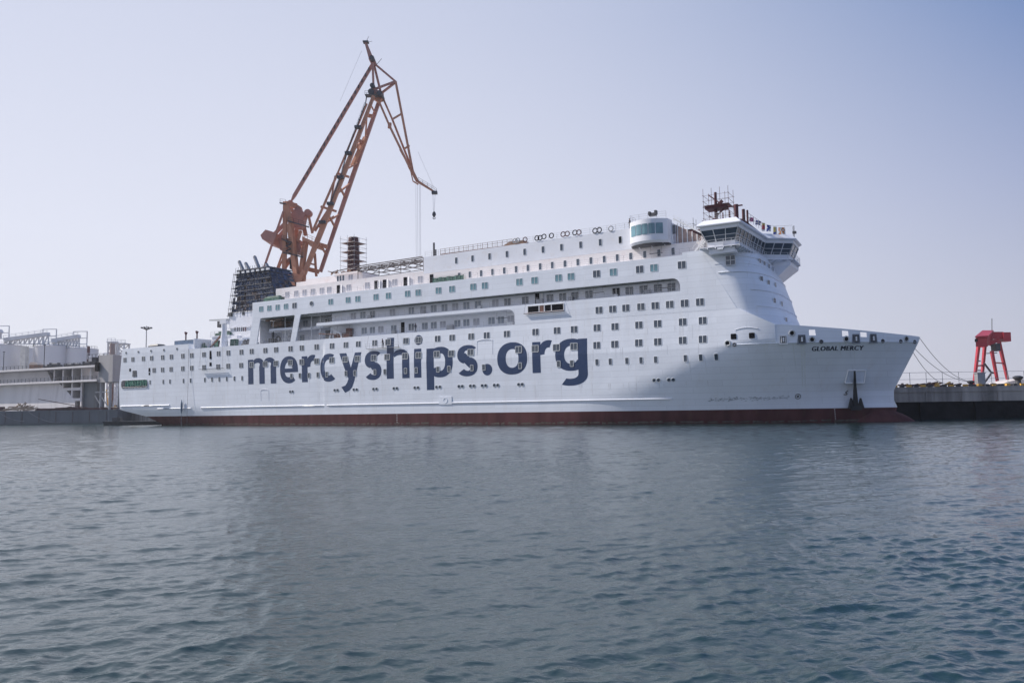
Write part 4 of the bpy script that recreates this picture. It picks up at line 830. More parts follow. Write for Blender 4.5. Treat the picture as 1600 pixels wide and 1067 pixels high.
# scuffed paint streak low on the bow
rng = np.random.default_rng(11); gq = []
for k in range(150):
    cx = rng.uniform(-60, 540); cy = 680 - cx * .035 + rng.normal() * 7; s, y, z = hull_at(1120 + cx / 4.706, 480 + cy / 4.706); a = rng.uniform(.06, .3); h = rng.uniform(.02, .07)
    gq.append([(s - a, z), (s, z - h), (s + a, z + h * rng.uniform(-1, 1)), (s, z + h)])
drape('scuff_marks', [gq], mat('scuffed_dark_paint', (.34, .37, .41), .7), .012)

# ------------------------------------------------------------ things standing on or hung from the ship
def scaffold_tower(s, y, z, wx, wy, h, lifts, label, clad=None, platm=RUST, group=None):
    t = thing('scaffold_tower', label, 'scaffold'); on_ship(t, s, y, z); mb = MB()
    nx_ = max(1, round(wx / 1.6))
    for i in range(nx_ + 1):
        for j in (0, 1): x = -wx / 2 + wx * i / nx_; mb.tube((x, j * wy, 0), (x, j * wy, h + .6), .035, 5)
    for k in range(int(h / 1.0) + 1):
        for j in (0, 1): mb.tube((-wx / 2 - .2, j * wy, k), (wx / 2 + .2, j * wy, k), .022, 5)
        for x in (-wx / 2, wx / 2): mb.tube((x, -.3, k), (x, wy + .3, k), .035, 5)
    mb.build('scaffold_tubes', platm if platm != RUST else STEEL, t)
    for zz in lifts: MB().box(-wx / 2, wx / 2, 0, wy, zz, zz + .06).build('platform', platm, t)
    return t
t = scaffold_tower(65.3, 9.5, 33.6, 3.9, 4.0, 7.0, (2.1, 4.0, 6.0), 'steel scaffold around the brown stack on the upper deckhouse')
mb = MB(); mb.loft([[(r * math.cos(a) - .0, 2 + r * math.sin(a), z) for a in np.linspace(0, 6.2832, 17)[:-1]] for r, z in ((1.55, -1.2), (1.3, 1), (1.2, 5.5), (1.1, 7.4))]); st = mb.build('stack', mat('brown_lagging', (.11, .055, .055), .85, var=.3, scale=1, bump=.1, bscale=2), None, smooth=40)
tag(st, 'tall brown lagged stack inside scaffolding on the upper deckhouse', 'stack'); on_ship(st, 65.3, 9.5, 33.6)
mb = MB(); rng = np.random.default_rng(2)
for k in range(26): x, y = rng.uniform(-4, 4.5), rng.uniform(0, 3); mb.beam((x, y, .1 + .3 * rng.random()), (x + rng.uniform(-1.5, 1.5), y + rng.uniform(-1, 1), .2 + .6 * rng.random()), .3, .12)
tag(on_ship(mb.build('timber_pile', BROWN), 65.5, 7.6, 32.5), 'heap of brown boards around the foot of the scaffolded stack', 'timber')
t = thing('radar_mast', 'dark red radar mast above the bridge roof', 'mast'); on_ship(t, 145.5, 13, 31.2)
mb = MB(); mb.tube((0, 0, 0), (0, 0, 8.3), .38, 8, 0, .22); mb.build('pole', RUSTR, t)
for k, z in enumerate((1.7, 5.3)): mb = MB(); mb.box(-1.6, 1.8, -1.2, 1.4, z, z + .5); mb.beam((-.9, -1.1, z + 2.4), (1.3, -1.1, z + .5), .2, .2); mb.beam((0, 0, z - 1.2), (1.6, 0, z + .1), .25); mb.beam((-.1, 0, z + .3), (1.2, 0, z + 1.4), .3, .5); mb.build('mast_platform', RUSTR, t)
mb = MB(); mb.prism([(-3.0, .3), (2, .3), (2.2, .7), (-4.0, .7)], 'y', -4.0, 1.5); mb.build('mast_foot', RUSTR, t)
t = scaffold_tower(145.9, 11.6, 31.8, 4.3, 3.4, 7.6, (1.6, 5.2), 'scaffold cage with dark platforms around the radar mast', platm=RUSTR)
scaffold_tower(142.3, 6.5, 30.0, 2.2, 1.6, 3.4, (2.1,), 'small grey scaffold between the lookout bay and the bridge', platm=DARKM)
def hung_platform(px0, px1, py, y, drop, label, guard=False, m=STEEL):
    s0, z = at_ship(px0, py, y); s1, _ = at_ship(px1, py, y); L = s1 - s0
    t = thing('suspended_platform', label, 'work platform', group='work platforms hung on the ship side'); on_ship(t, (s0 + s1) / 2, y + .2, z)
    MB().box(-L / 2, L / 2, -.02, .22, -.04, .04).build('plank', m, t)
    mb = MB(); 
    if guard: mb.rail([(-L / 2, -.16, 0), (L / 2, -.16, 0)], 1.0, 1.0, .022, 2)
    mb.tube((-L / 2, .3, 0), (L / 2, .3, 0), .04, 5); mb.build('guard_rail', STEEL, t)
    mb = MB(); [mb.tube((x, 0, 0), (x * .92, .25, drop), .018, 4) for x in (-L / 2 + .1, L / 2 - .1)]; mb.build('hanging_rope', ROPE, t)
hung_platform(309, 347, 577, -.5, 5.0, 'long thin work platform hung on the side near the stern', m=DARKM)
hung_platform(571, 622, 545, -.5, 2.6, 'railed work platform hung above the letters s and h', True)
hung_platform(817, 880, 490, -.4, 2.2, 'narrow rusty work platform below the dark vent openings', m=RUST)
hung_platform(774, 791, 497.5, .6, 2.0, 'short work platform at the forward end of the lower balcony', m=DARKM)
hung_platform(925, 942, 457.5, .2, 2.0, 'short work platform in the upper balcony above the hull windows', m=DARKM)
hung_platform(1026, 1048, 450.5, .4, 1.6, 'dark work platform at the forward end of the upper balcony', m=DARKM)
hung_platform(1014, 1034, 396.5, 1.6, 1.2, 'dark work platform on the terrace below the lookout bay', m=DARKM)
hung_platform(524, 545, 521.5, 1.4, 1.6, 'bent work platform by the davit on the boat deck', m=RUST)
# rings on the roof rail
RING = {}
def ring_me(n, m): return MB().torus((0, 0, 0), .42, .09, 'y', 20, 7).data('rope_ring', m)
rW, rK, rR = ring_me(0, STEEL), ring_me(1, BLACK), ring_me(2, RUSTR)
ringd = [(776, 172, rW, 'pale ring on the roof rail, aftmost of the row'), (795, 168, rW, 'pale ring beside the aftmost one on the roof rail'), (851, 163, rR, 'lone dull red ring on the roof rail before the dark trio'), (938, 152, rK, 'aftmost ring of the dark trio on the roof rail'), (961, 150, rK, 'middle ring of the dark trio on the roof rail'), (990, 141, rK, 'forward ring of the dark trio on the roof rail'), (1045, 134, rK, 'lone small dark ring forward of the trio on the roof rail'), (1130, 124, rR, 'aft ring of the reddish pair on the roof rail'), (1161, 120, rR, 'forward ring of the reddish pair on the roof rail'), (1217, 112, rK, 'black ring touching a reddish one on the roof rail'), (1246, 110, rR, 'reddish ring touching a black one on the roof rail'), (1365, 98, rK, 'aft ring of the dark pair nearest the lookout bay'), (1396, 93, rK, 'forward ring of the dark pair nearest the lookout bay'), (1481, 82, rW, 'lone pale ring, the last one before the lookout bay')]
for cx, cy, m, lab in ringd:
    s, z = at_ship(640 + cx / 4.706, 340 + cy / 4.706, YH + .05); o = bpy.data.objects.new('hose_ring', m); COL.objects.link(o); on_ship(o, s, YH - .05, z); tag(o, lab, 'ring', 'rings hung on the roof rail')
# roof clutter: low brown hatch, scaffold tubes
mb = MB(); mb.prism([(-3.2, 0), (2.6, 0), (1.4, .7), (-1.6, .75)], 'y', 0, 3); tag(on_ship(mb.build('timber_cover', BROWN), 111.5, 3.1, 32.55), 'low brown timber cover on the top deck', 'cover')
mb = MB(); mb.rail([(0, 0, 0), (16, 0, .1)], 1.2, 1.1, .035, 3); mb.box(0, 17, 0, .5, -.05, .25); tag(on_ship(mb.build('scaffold_guard', RUST), 94.5, 3.2, 32.5), 'row of rusty scaffold tubes along the aft top deck', 'scaffold')
mb = MB(); mb.box(-.14, .14, -.14, .14, 0, 2.9); mb.box(.2, .55, -.1, .1, 0, 1.5); tag(on_ship(mb.build('vent_post', DARKM), 92.4, 4, 32.45), 'black post at the aft end of the top deckhouse roof', 'post')
mb = MB(); mb.box(-.6, .6, -.3, .3, 0, .5); mb.box(-.7, -.35, -.35, .35, .2, .75); mb.box(.35, .7, -.35, .35, .2, .85); tag(on_ship(mb.build('deck_lamp', DARKM), 138.3, 1.2, 33.9), 'dark lamp housing on top of the lookout bay', 'lamp')
# stern deck machinery
mb = MB(); mb.box(-3.9, 3.9, 0, 3, 0, 1.35); 
t = thing('machinery_container', 'blue steel container with red stacks on the stern deck', 'container'); on_ship(t, 20.3, 3.2, 18.8)
mb.build('body', mat('blue_container_paint', (.07, .12, .20), .6, var=.3, scale=1.2, stain=(.2, .2, .18)), t)
for x in (-1.7, 2.3): mb = MB(); mb.tube((x, 1.5, 1.3), (x, 1.5, 2.9), .16, 8); mb.tube((x, 1.5, 2.9), (x - .3, 1.5, 3.5), .22, 8); mb.tube((x, 1.5, 2.9), (x + .3, 1.5, 3.4), .2, 8); mb.build('exhaust_stack', RUSTR, t)
mb = MB(); mb.loft([fr_(-2, 2, 0, 2.4, 0), fr_(-1.9, 1.9, 0, 2.4, .6), fr_(-1.2, 1.3, .3, 2.1, 1.0)]); tag(on_ship(mb.build('covered_boat', DARKM), 8.6, 3, 18.8), 'small dark covered boat on the stern deck', 'boat')
mb = MB(); rng = np.random.default_rng(9)
for k in range(16): x = rng.uniform(-1.8, 1.8); mb.tube((x, rng.uniform(0, 1.5), 0), (x + rng.uniform(-.8, .8), .5, rng.uniform(.5, 1.5)), rng.uniform(.15, .45), 7)
tag(on_ship(mb.build('covered_gear', DGREEN), 25.6 + 1.8, 2.4, 17.65), 'heap of green covered deck gear aft of the white house', 'deck gear').location = ship_world(27.4 - 1.6, 2.4, 17.65)
mb = MB(); mb.loft([fr_(-2.6, 2.2, 0, 2.4, 0), fr_(-2.3, 2.2, 0, 2.4, .9), fr_(-1.5, 2.0, .2, 2.2, 1.3)]); tag(on_ship(mb.build('covered_stores', DGREEN), 50.6, 1.6, ZF), 'low green covered stores beside the netted funnel', 'deck stores')
# draught pole and hanging ropes on the stern side
s, y, z = hull_at(286.5, 640); t = thing('boat_fender_pole', 'slim grey pole with pointed head standing at the ship side aft', 'pole'); on_ship(t, s, y - .5, 0)
MB().tube((0, 0, -1), (0, 0, 3.6), .05, 5).build('shaft', STEEL, t); MB().loft([[(r * math.cos(a), r * math.sin(a), zz) for a in np.linspace(0, 6.2832, 9)[:-1]] for r, zz in ((.1, 2.8), (.26, 3.6), (.22, 5.1), (.03, 6.0))]).build('head', mat('grey_blue_canvas', (.14, .19, .25), .7), t)
s, y, z = hull_at(296, 600); tag(MB().path([tuple(ship_world(s - .1, y - .3, 17.6)), tuple(ship_world(s, y - .4, 8)), tuple(ship_world(s, y - .5, -1))], .03, 4).build('hanging_rope', ROPE), 'thin rope hanging down the side near the stern', 'rope')

# ---- people (skin-modifier figures baked to meshes)
def person(label, s, y, z, face, pose):
    J = {'pel': (0, 0, .92), 'chest': (0, 0.02, 1.22), 'neck': (0, .03, 1.46), 'head': (0, .05, 1.62), 'top': (0, .05, 1.74)}
    L = pose.get('legs', .18); A = pose.get('arm', .1); ln = pose.get('lean', 0)
    for k, sg in (('l', 1), ('r', -1)):
        J['hip' + k] = (sg * .10, 0, .88); J['kn' + k] = (sg * .11, sg * L * .55 + .04, .48); J['an' + k] = (sg * .11, sg * L, .08); J['to' + k] = (sg * .12, sg * L + .17, .04)
        J['sh' + k] = (sg * .19, .02, 1.42); J['el' + k] = (sg * .25, .02 + sg * -A, 1.13); J['wr' + k] = (sg * .24, .14 + A, .92 + A); J['ha' + k] = (sg * .23, .2 + A, .86 + A)
    E = [('pel', 'chest'), ('chest', 'neck'), ('neck', 'head'), ('head', 'top')]
    for k in 'lr': E += [('pel', 'hip' + k), ('hip' + k, 'kn' + k), ('kn' + k, 'an' + k), ('an' + k, 'to' + k), ('neck', 'sh' + k), ('sh' + k, 'el' + k), ('el' + k, 'wr' + k), ('wr' + k, 'ha' + k)]
    R = {'pel': .14, 'chest': .16, 'neck': .06, 'head': .095, 'top': .07, 'hip': .095, 'kn': .065, 'an': .045, 'to': .045, 'sh': .06, 'el': .045, 'wr': .035, 'ha': .04}
    ks = list(J); pts = [(a, b + ln * max(0, c - .9), c) for a, b, c in J.values()]
    me = bpy.data.meshes.new('person'); me.from_pydata(pts, [(ks.index(a), ks.index(b)) for a, b in E], []); o = bpy.data.objects.new('person', me); COL.objects.link(o)
    o.modifiers.new('skin', 'SKIN'); ly = me.skin_vertices[0] if me.skin_vertices else None
    if ly:
        for i, k in enumerate(ks): r = R[k if k in R else k[:-1]]; ly.data[i].radius = (r, r); ly.data[i].use_root = (k == 'pel')
    o.modifiers.new('sub', 'SUBSURF').levels = 1; dg = bpy.context.evaluated_depsgraph_get(); dg.update(); nm = bpy.data.meshes.new_from_object(o.evaluated_get(dg))
    o.modifiers.clear(); o.data = nm; nm.materials.clear(); [nm.materials.append(m) for m in (CLOTH, SKIN)]
    for p in nm.polygons: c = p.center; p.material_index = 1 if c.z > 1.5 or (abs(c.x) > .17 and c.z < .93 + A and c.z > .7 and c.y > .12) else 0; p.use_smooth = True
    hr = MB().loft([[(r * math.cos(a), .04 + ln * .75 + r * math.sin(a), zz) for a in np.linspace(0, 6.2832, 11)[:-1]] for r, zz in ((.115, 1.66), (.112, 1.72), (.06, 1.79))]).build('hair', HAIR, o, smooth=60)
    on_ship(o, s, y, z); o.rotation_euler[2] = -TH + face; tag(o, label, 'person', None); return o
s, _ = at_ship(649.5, 512, 1.0); person('person in dark clothes walking on the lower balcony beside the open door', s, 1.0, ZD + .02, rad(90), {'legs': .26, 'arm': .12})
s, z = at_ship(598.6, 544, -.5); person('person in dark clothes working on the railed platform above the letters', s, -.5, z + .05, rad(180), {'legs': .05, 'arm': .2, 'lean': .25})
s, z = at_ship(984, 358, YH + .5); person('person in dark clothes standing at the roof edge aft of the lookout bay', s, YH + .6, 32.75, rad(150), {'legs': .06, 'arm': .05})

# ---- signal flags
fl = thing('flag_line', 'thin line carrying signal flags above the bridge roof', 'flag line')
def shv(px, py, y): s, z = at_ship(px, py, y); return ship_world(s, y, z)
FLY = 14.0
p_a, p_b = shv(1160, 335, FLY), shv(1238, 352, FLY)
pts = [p_a.lerp(p_b, t) - Vector((0, 0, 1.6 * math.sin(math.pi * t) * .55)) for t in np.linspace(0, 1, 13)]
MB().path([tuple(p) for p in pts], .02, 4).build('line', ROPE, fl)
def cmat(n, c): return mat(n, c, .8, var=.08, scale=2)
C_ = {'m': cmat('magenta_cloth', (.5, .06, .2)), 'w': cmat('white_cloth', (.7, .7, .68)), 'b': cmat('blue_cloth', (.03, .06, .3)), 'y': cmat('yellow_cloth', (.65, .5, .12)), 'r': cmat('red_cloth', (.55, .05, .06)), 'o': cmat('orange_cloth', (.7, .25, .06))}
def flag(px, py, w_, h_, pat, label, rot=0):
    o0 = shv(px, py, FLY); mb = MB(); nx_, nz = 12, 10; keys = sorted(set(''.join(pat)))
    for i in range(nx_):
        for j in range(nz):
            x0, x1 = -w_ / 2 + w_ * i / nx_, -w_ / 2 + w_ * (i + 1) / nx_; z0, z1 = -h_ * j / nz, -h_ * (j + 1) / nz
            f = lambda x, z: (x, .08 * math.sin(x * 5 + z * 2) + .1 * z, z)
            k = pat[int(j * len(pat) / nz)]; ch = k[int(i * len(k) / nx_)]
            mb.add([f(x0, z0), f(x1, z0), f(x1, z1), f(x0, z1)], [(0, 1, 2, 3)], keys.index(ch))
    o = mb.build('signal_flag', [C_[k] for k in keys]); o.location = o0; o.rotation_euler = (0, rad(rot), -.15); tag(o, label, 'flag', 'signal flags above the bridge')
flag(1174.6, 340, .75, .75, ['wmmmw', 'mmwmm', 'wmmmw'], 'small magenta signal flag, highest on the line', 8)
flag(1185, 345, .85, .75, ['bbwbb', 'wwwww', 'bbwbb'], 'blue and white signal flag next below the magenta one', 12)
flag(1193, 348.5, .5, 1.4, ['y', 'r', 'r', 'w'], 'long yellow and red signal flag', 4)
flag(1201.5, 352, .7, 1.1, ['bbw', 'wbb', 'bbw', 'bww'], 'blue and white signal flag right of the long yellow one', 6)
flag(1211, 354.5, .6, 1.3, ['yyw', 'yyw', 'bbw'], 'pale yellow and blue signal flag left of the orange striped one', 2)
flag(1221.5, 355.5, 1.1, 1.2, ['owwoow', 'owowwo', 'wowoow', 'oowwow'], 'orange and white striped signal flag', 0)

# ------------------------------------------------------------ quays and land
t = MB(); t.prism([(60, 136), (420, 136), (420, 400), (-300, 420), (-300, 400), tuple(ship_world(-20, 34, 0))[:2], tuple(ship_world(150, 34, 0))[:2]], 'z', -8, 5.2)
structure(t.build('land', CONC))
q = thing('quay', 'weathered concrete quay with a yellow striped edge on the right', 'quay', (60, 135.2, 0))
mb = MB(); mb.box(0, 300, 0, .8, 2.9, 5.45); mb.box(0, 300, -.12, 0, 4.55, 4.72); rng = np.random.default_rng(4)
for k in range(18): x = 4 + k * 6.1; mb.box(x, x + rng.uniform(.2, .5), -.1, 0, 2.9, 4.5)
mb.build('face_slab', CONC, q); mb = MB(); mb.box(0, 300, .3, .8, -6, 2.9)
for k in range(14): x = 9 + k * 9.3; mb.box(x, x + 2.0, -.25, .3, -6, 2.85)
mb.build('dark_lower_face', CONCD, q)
mb = MB()
for k in range(160): mb.box(k * 1.2, k * 1.2 + .6, -.06, .55, 5.45, 5.8, k % 2)
mb.build('striped_kerb', [YEL, DARKM], q)
mb = MB()
for k in range(34): mb.tube((k * 2.9 - 1, 6, 5.2), (k * 2.9 - 1, 6, 8.1), .05, 5)
mb.tube((-1, 6, 8.1), (96, 6, 8.1), .035, 5); mb.tube((-1, 6, 6.9), (96, 6, 6.9), .03, 5); o = mb.build('quay_fence', STEEL); o.location = (60, 135.2, 0); tag(o, 'thin steel post and rail fence along the right quay', 'fence')
mb = MB(); mb.box(-.65, .65, -.5, .5, 0, 1.9); mb.box(-.75, .75, -.6, .6, 1.9, 2.05); o = mb.build('power_cabinet', STEEL); o.location = at_depth(1531.5, 598, 136.2); o.location.z = 5.72; tag(o, 'grey steel cabinet on the quay in front of the red gantry', 'cabinet')
def bollard(px, Y, lab, sc=1):
    mb = MB(); mb.loft([[(r * math.cos(a), r * math.sin(a), z) for a in np.linspace(0, 6.2832, 15)[:-1]] for r, z in ((.5, 0), (.38, .2), (.33, .7), (.6, .95), (.62, 1.15), (.3, 1.3))]); o = mb.build('bollard', DARKM, smooth=40); p = at_depth(px, 598, Y); o.location = (p.x, Y, 5.45 if Y < 136.3 else 5.2); o.scale = (sc,) * 3; tag(o, lab, 'bollard', 'bollards on the right quay'); return o
b1 = bollard(1591, 136.0, 'dark mooring bollard with piled rope near the right edge', 1.3); b2 = bollard(1517, 138, 'dark mooring bollard holding the ropes left of the grey cabinet', 1.0)
mb = MB(); rng = np.random.default_rng(8)
for k in range(26):
    x = rng.uniform(0, 13); mb.beam((x, rng.uniform(0, 2), .1 + rng.uniform(0, .5)), (x + rng.uniform(.8, 2.6), rng.uniform(0, 2), .1 + rng.uniform(0, .8)), .35, .25, int(rng.integers(0, 3)))
o = mb.build('timber_pile', [BROWN, RUST, YEL]); o.location = (66.5, 136.5, 5.4); tag(o, 'rusty timbers and scrap piled on the quay beside the bow', 'timber')
mb = MB()
for (x0, x1, h, mi) in ((0, 9, .5, 0), (10, 22, .3, 1), (23, 31, .35, 0)): mb.box(x0, x1, 0, .8, 0, h, mi)
o = mb.build('steel_beams', [DARKM, RUST]); o.location = (80, 137.5, 5.25); tag(o, 'low dark steel beams lying along the quay top', 'beam')
mb = MB(); pts = [(x, .3 * math.sin(x * 1.7), .25 + .12 * math.sin(x * 3.1)) for x in np.arange(0, 12, .4)]; mb.path(pts, .13, 6); o = mb.build('rope_coil', mat('pale_rope', (.35, .33, .3), .9)); o.location = (81.8, 136.0, 5.5); tag(o, 'thick pale mooring rope laid along the quay edge', 'rope')
mb = MB(); mb.prism([(-7, 0), (7, 0), (1, 2.2), (-2, 1.6)], 'y', -3, 3); o = mb.build('sand_heap', mat('pale_sheet', (.6, .55, .52), .8)); p = at_depth(1575, 598, 170); o.location = (p.x, 170, 5.2); tag(o, 'pale covered heap beyond the red gantry feet', 'heap')
# red gantry
G = thing('gantry_crane', 'red portal crane with four splayed legs on the right quay', 'crane', (0, 0, 0))
YG = 190.0; base = at_depth(1548, 598, YG); G.location = (base.x, YG, 5.2)
def gp(cx, cy, dy=0): p = at_depth(1400 + cx / 4.85, 480 + cy / 4.85, YG + dy); return Vector((p.x - base.x, dy, p.z - 5.2))
def gz(v): v = v.copy(); v.z = 0; return v
for (a, b, dy, w_) in (((625, 290), (582, 600), -1.5, 3.6), ((676, 250), (640, 600), 2, 3.6), ((725, 330), (780, 600), -1.5, 3.2), ((780, 260), (862, 600), 2, 3.6)):
    A, B_ = gp(*a, dy), gp(*b, dy); B_.z = 0; MB().beam(A, B_, .85 * w_ / 3.6, .55, 0, .6, .45).build('leg', REDC, G)
mb = MB(); mb.loft([[gp(605, 300, -4), gp(662, 262, 2.5), gp(735, 262, 2.5), gp(690, 300, -4)], [gp(602, 232, -4), gp(662, 190, 2.5), gp(738, 188, 2.5), gp(690, 232, -4)]]); mb.loft([[gp(596, 228, -4.5), gp(657, 186, 3), gp(742, 184, 3), gp(700, 228, -4.5)], [gp(600, 220, -4.5), gp(655, 175, 3), gp(738, 174, 3), gp(700, 215, -4.5)]]); mb.build('machine_house', REDC, G)
mb = MB(); A, B_ = gp(690, 215, 2), gp(800, 215, 2); mb.beam(A, B_, 1.6, 1.7); A, B_ = gp(792, 227, 2), gp(848, 227, 2); mb.beam(A, B_, 2.4, 2.2); mb.beam(gp(640, 292, 0), gp(775, 250, 0), .9, .9); mb.build('cross_girder', REDC, G)
mb = MB(); [mb.beam(gp(608 + k * 17, 262 - k * 14, -4.3 + k * 2.2), gp(608 + k * 17, 240 - k * 14, -4.3 + k * 2.2), .9, .2) for k in range(3)]; mb.build('dark_window', BLACK, G)
mb = MB(); mb.beam(gp(612, 445, -1.5), gp(655, 440, 2), .35); mb.beam(gp(748, 420, -1.5), gp(812, 425, 2), .3); mb.beam(gp(690, 255, 2), gp(720, 290, 2), .4); mb.beam(gp(600, 565, -1.6), gp(622, 330, -1.9), .12); mb.build('leg_braces', REDC, G)
mb = MB(); mb.box(*[f for f in (gp(718, 0).x, gp(752, 0).x)], -1, 1, gp(0, 345).z, gp(0, 288).z); mb.build('driver_cab', DARKM, G)
mb = MB(); mb.beam(gp(668, 425, 0), gp(722, 495, 0), .35); mb.beam(gp(722, 495, 0), gp(752, 500, 0), .35); mb.beam(gp(722, 500, 0), gp(672, 570, 0), .35); mb.tube(gp(727, 180), gp(727, 85), .08); [mb.beam(gp(685, 350 - k * 0, 0), gp(765, 346, 0), .2) for k in (0,)]; [mb.beam(gp(620, 408 + k * 70, -4), gp(640, 408 + k * 70, -4), .25) for k in (0, 1)]; mb.build('ladder_frame', DARKM, G)
# mooring ropes from the bow
def rope(a, b, sag, label):
    a, b = Vector(a), Vector(b); mb = MB(); mb.path([tuple(a.lerp(b, t) - Vector((0, 0, sag * 4 * t * (1 - t)))) for t in np.linspace(0, 1, 20)], .04, 5); o = mb.build('mooring_rope', ROPE, smooth=60); tag(o, label, 'rope', 'mooring ropes from the bow to the right quay')
eye1 = ship_world(*[hull_at(1416, 529.5)[i] for i in (0, 1, 2)]); eye2 = ship_world(175.6, CY + .6, 12.6)
rope(eye2, (b2.location.x + .5, 138, 6.2), 1.6, 'highest of the three mooring ropes, from the tip of the bow')
rope(eye1, (b2.location.x, 138, 6.3), 1.6, 'middle mooring rope from the dark fairlead at the bow')
rope(eye1 - Vector((0, 0, .2)), (b2.location.x - 3.5, 137.4, 6.1), 2.2, 'lowest of the three mooring ropes')

# ------------------------------------------------------------ big level-luffing crane behind the ship
YC = 224.0
cb = at_depth(484, 470, YC); KR = thing('harbour_crane', 'tall faded orange level luffing crane standing behind the ship', 'crane', (cb.x, YC, 5.2))
def kp(px, py, dy=0): p = at_depth(px, py, YC + dy); return Vector((p.x - cb.x, dy, p.z - 5.2))
def k8(x, y, dy=0): return kp(400 + x / 2.6667, 50 + y / 2.6667, dy)
def k5(x, y, dy=0): return kp(400 + x / 5.3333, 280 + y / 5.3333, dy)
def member(lst, name, m=CRANE, parent=None):
    mb = MB()
    for it in lst: mb.beam(it[0], it[1], it[2], it[2] * (it[3] if len(it) > 3 else 1), 0, (it[4] if len(it) > 4 else None), (it[4] if len(it) > 4 else None))
    return mb.build(name, m, parent or KR)
member([(k8(488, 128), k8(482, 150), .9), (k8(482, 142, -1), k8(330, 398, -1), .8, 1, .95), (k8(330, 398, -1), k8(160, 682, -1), .95, 1, .85), (k8(160, 682, -1), k8(148, 704, -1), .85, 1, .4)], 'back_stay', CRANEP)
mb = MB(); [mb.box(*(lambda p: (p.x - .16, p.x + .16, p.y - .8, p.y - .6, p.z - .5, p.z + .5))(k8(472 - 14.2 * k, 160 + 24 * k, -1)), 0) for k in range(20)]; mb.build('back_stay_openings', DARKM, KR)
# luffing boom: two heavy chords, a third thin one, cross members
FR = 4.0
member([(k8(490, 268, -FR), k8(425, 440, -FR), .8, 1, 1.05), (k8(425, 440, -FR), k8(280, 810, -FR), 1.05, 1, 1.3), (k8(280, 810, -FR), k8(192, 1030, -FR), 1.3, 1, 1.1)], 'boom_chord')
member([(k8(513, 290, FR), k8(400, 610, FR), .95, 1, 1.15), (k8(400, 610, FR), k8(268, 1000, FR), 1.15, 1, .95)], 'boom_chord', CRANEP)
member([(k8(462, 300, -FR), k8(340, 590, -FR), .45), (k8(340, 590, -FR), k8(235, 832, -FR), .55), (k8(340, 590), k8(388, 605), .6), (k8(270, 728), k8(335, 748), .6), (k8(462, 348), k8(484, 352), .9), (k8(427, 452), k8(446, 460), .8), (k8(245, 880), k8(297, 896), 1.1), (k8(325, 770, 0), k8(262, 812, -2), .7), (k8(400, 560, 2), k8(455, 440, 0), .9), (k8(372, 570, 0), k8(440, 400, 2), .6), (k8(205, 985), k8(262, 1000), 1.1), (k8(330, 600, -FR), k8(310, 720, -FR), .4), (k8(245, 830), k8(315, 720), .6), (k8(485, 262), k8(520, 290), 1.6)], 'boom_bracing')
mb = MB()
for a, b in (((462, 268), (455, 310)), ((452, 310), (378, 510)), ((378, 510), (352, 608)), ((352, 608), (310, 715))):
    A, B_ = k8(*a, -FR - 1.6), k8(*b, -FR - 1.6); mb.beam(A, B_, .5, .12); mb.rail([tuple(A), tuple(B_)], 1.1, 2.5, .05, 2)
for c in ((352, 608), (310, 718), (277, 795), (425, 400), (385, 508)): p = k8(*c, -FR - 1.2); mb.box(p.x - .9, p.x + .9, p.y - .8, p.y + .8, p.z - .2, p.z + .5)
mb.build('boom_walkway', DARKM, KR)
member([(k8(478, 305, -FR), k8(497, 340, FR), .35), (k8(462, 348, -FR), k8(455, 452, FR), .45), (k8(420, 455, -FR), k8(430, 525, FR), .45), (k8(400, 500, -FR), k8(465, 430, FR), .45), (k8(372, 575, -FR), k8(425, 545, FR), .4), (k8(345, 640, -FR), k8(372, 690, FR), .5), (k8(330, 680, -FR), k8(392, 632, FR), .45), (k8(300, 760, -FR), k8(330, 815, FR), .5), (k8(283, 800, -FR), k8(348, 760, FR), .45), (k8(255, 870, -FR), k8(292, 925, FR), .5)], 'boom_lacing')
# head and jib
member([(k8(457, 45), k8(480, 112), .7, 1, 1.3), (k8(480, 112), k8(490, 132), 1.5), (k8(486, 130, -1.5), k8(490, 240, -1.5), .6, 1, .55), (k8(490, 130, 1.5), k8(522, 262, 1.5), .65), (k8(490, 130), k8(582, 208), .5), (k8(492, 240, -1), k8(580, 207), .55), (k8(520, 258, 1), k8(582, 210), .55), (k8(486, 250, -2), k8(524, 262, 2), 1.4)], 'jib_tail', CRANEP)
member([(k8(582, 208), k8(608, 345), .65), (k8(608, 345), k8(655, 590), .65), (k8(500, 262, -1.5), k8(560, 400, -1.5), .6), (k8(560, 400, -1.5), k8(640, 565, -1.5), .65), (k8(526, 270, 1.5), k8(568, 365, 1.5), .55), (k8(568, 365, 1.5), k8(655, 585, 1.5), .6), (k8(566, 366), k8(606, 342), .45), (k8(617, 488), k8(640, 474), .45), (k8(600, 490), k8(655, 590), .5), (k8(640, 560), k8(672, 622), 1.1, 1, .9), (k8(672, 622), k8(752, 672), .7, 1, .45), (k8(640, 560, -1), k8(654, 622, -1), .3), (k8(654, 622, -1), k8(676, 636), .3), (k8(558, 380, -1.5), k8(556, 402, -1.5), .9)], 'jib')
mb = MB(); mb.rail([tuple(k8(676, 622, -.6)), tuple(k8(752, 668, -.6))], 1.1, 1.5, .06, 2); p = k8(744, 671); mb.box(p.x - .8, p.x + .8, -.8, .8, p.z - .3, p.z + .4); p = k8(458, 44); mb.box(p.x - .8, p.x + .8, -.8, .8, p.z - .2, p.z + .2); mb.tube(k8(458, 44), k8(470, 20), .06); mb.tube(k8(458, 44), k8(446, 36), .05); mb.tube(k8(458, 44), k8(484, 40), .05)
for c, r in (((490, 236), .7), ((485, 262), .9), ((520, 268), .8), ((488, 122), .7)): p = k8(*c); mb.tube((p.x, -2.4, p.z), (p.x, 2.4, p.z), r, 12)
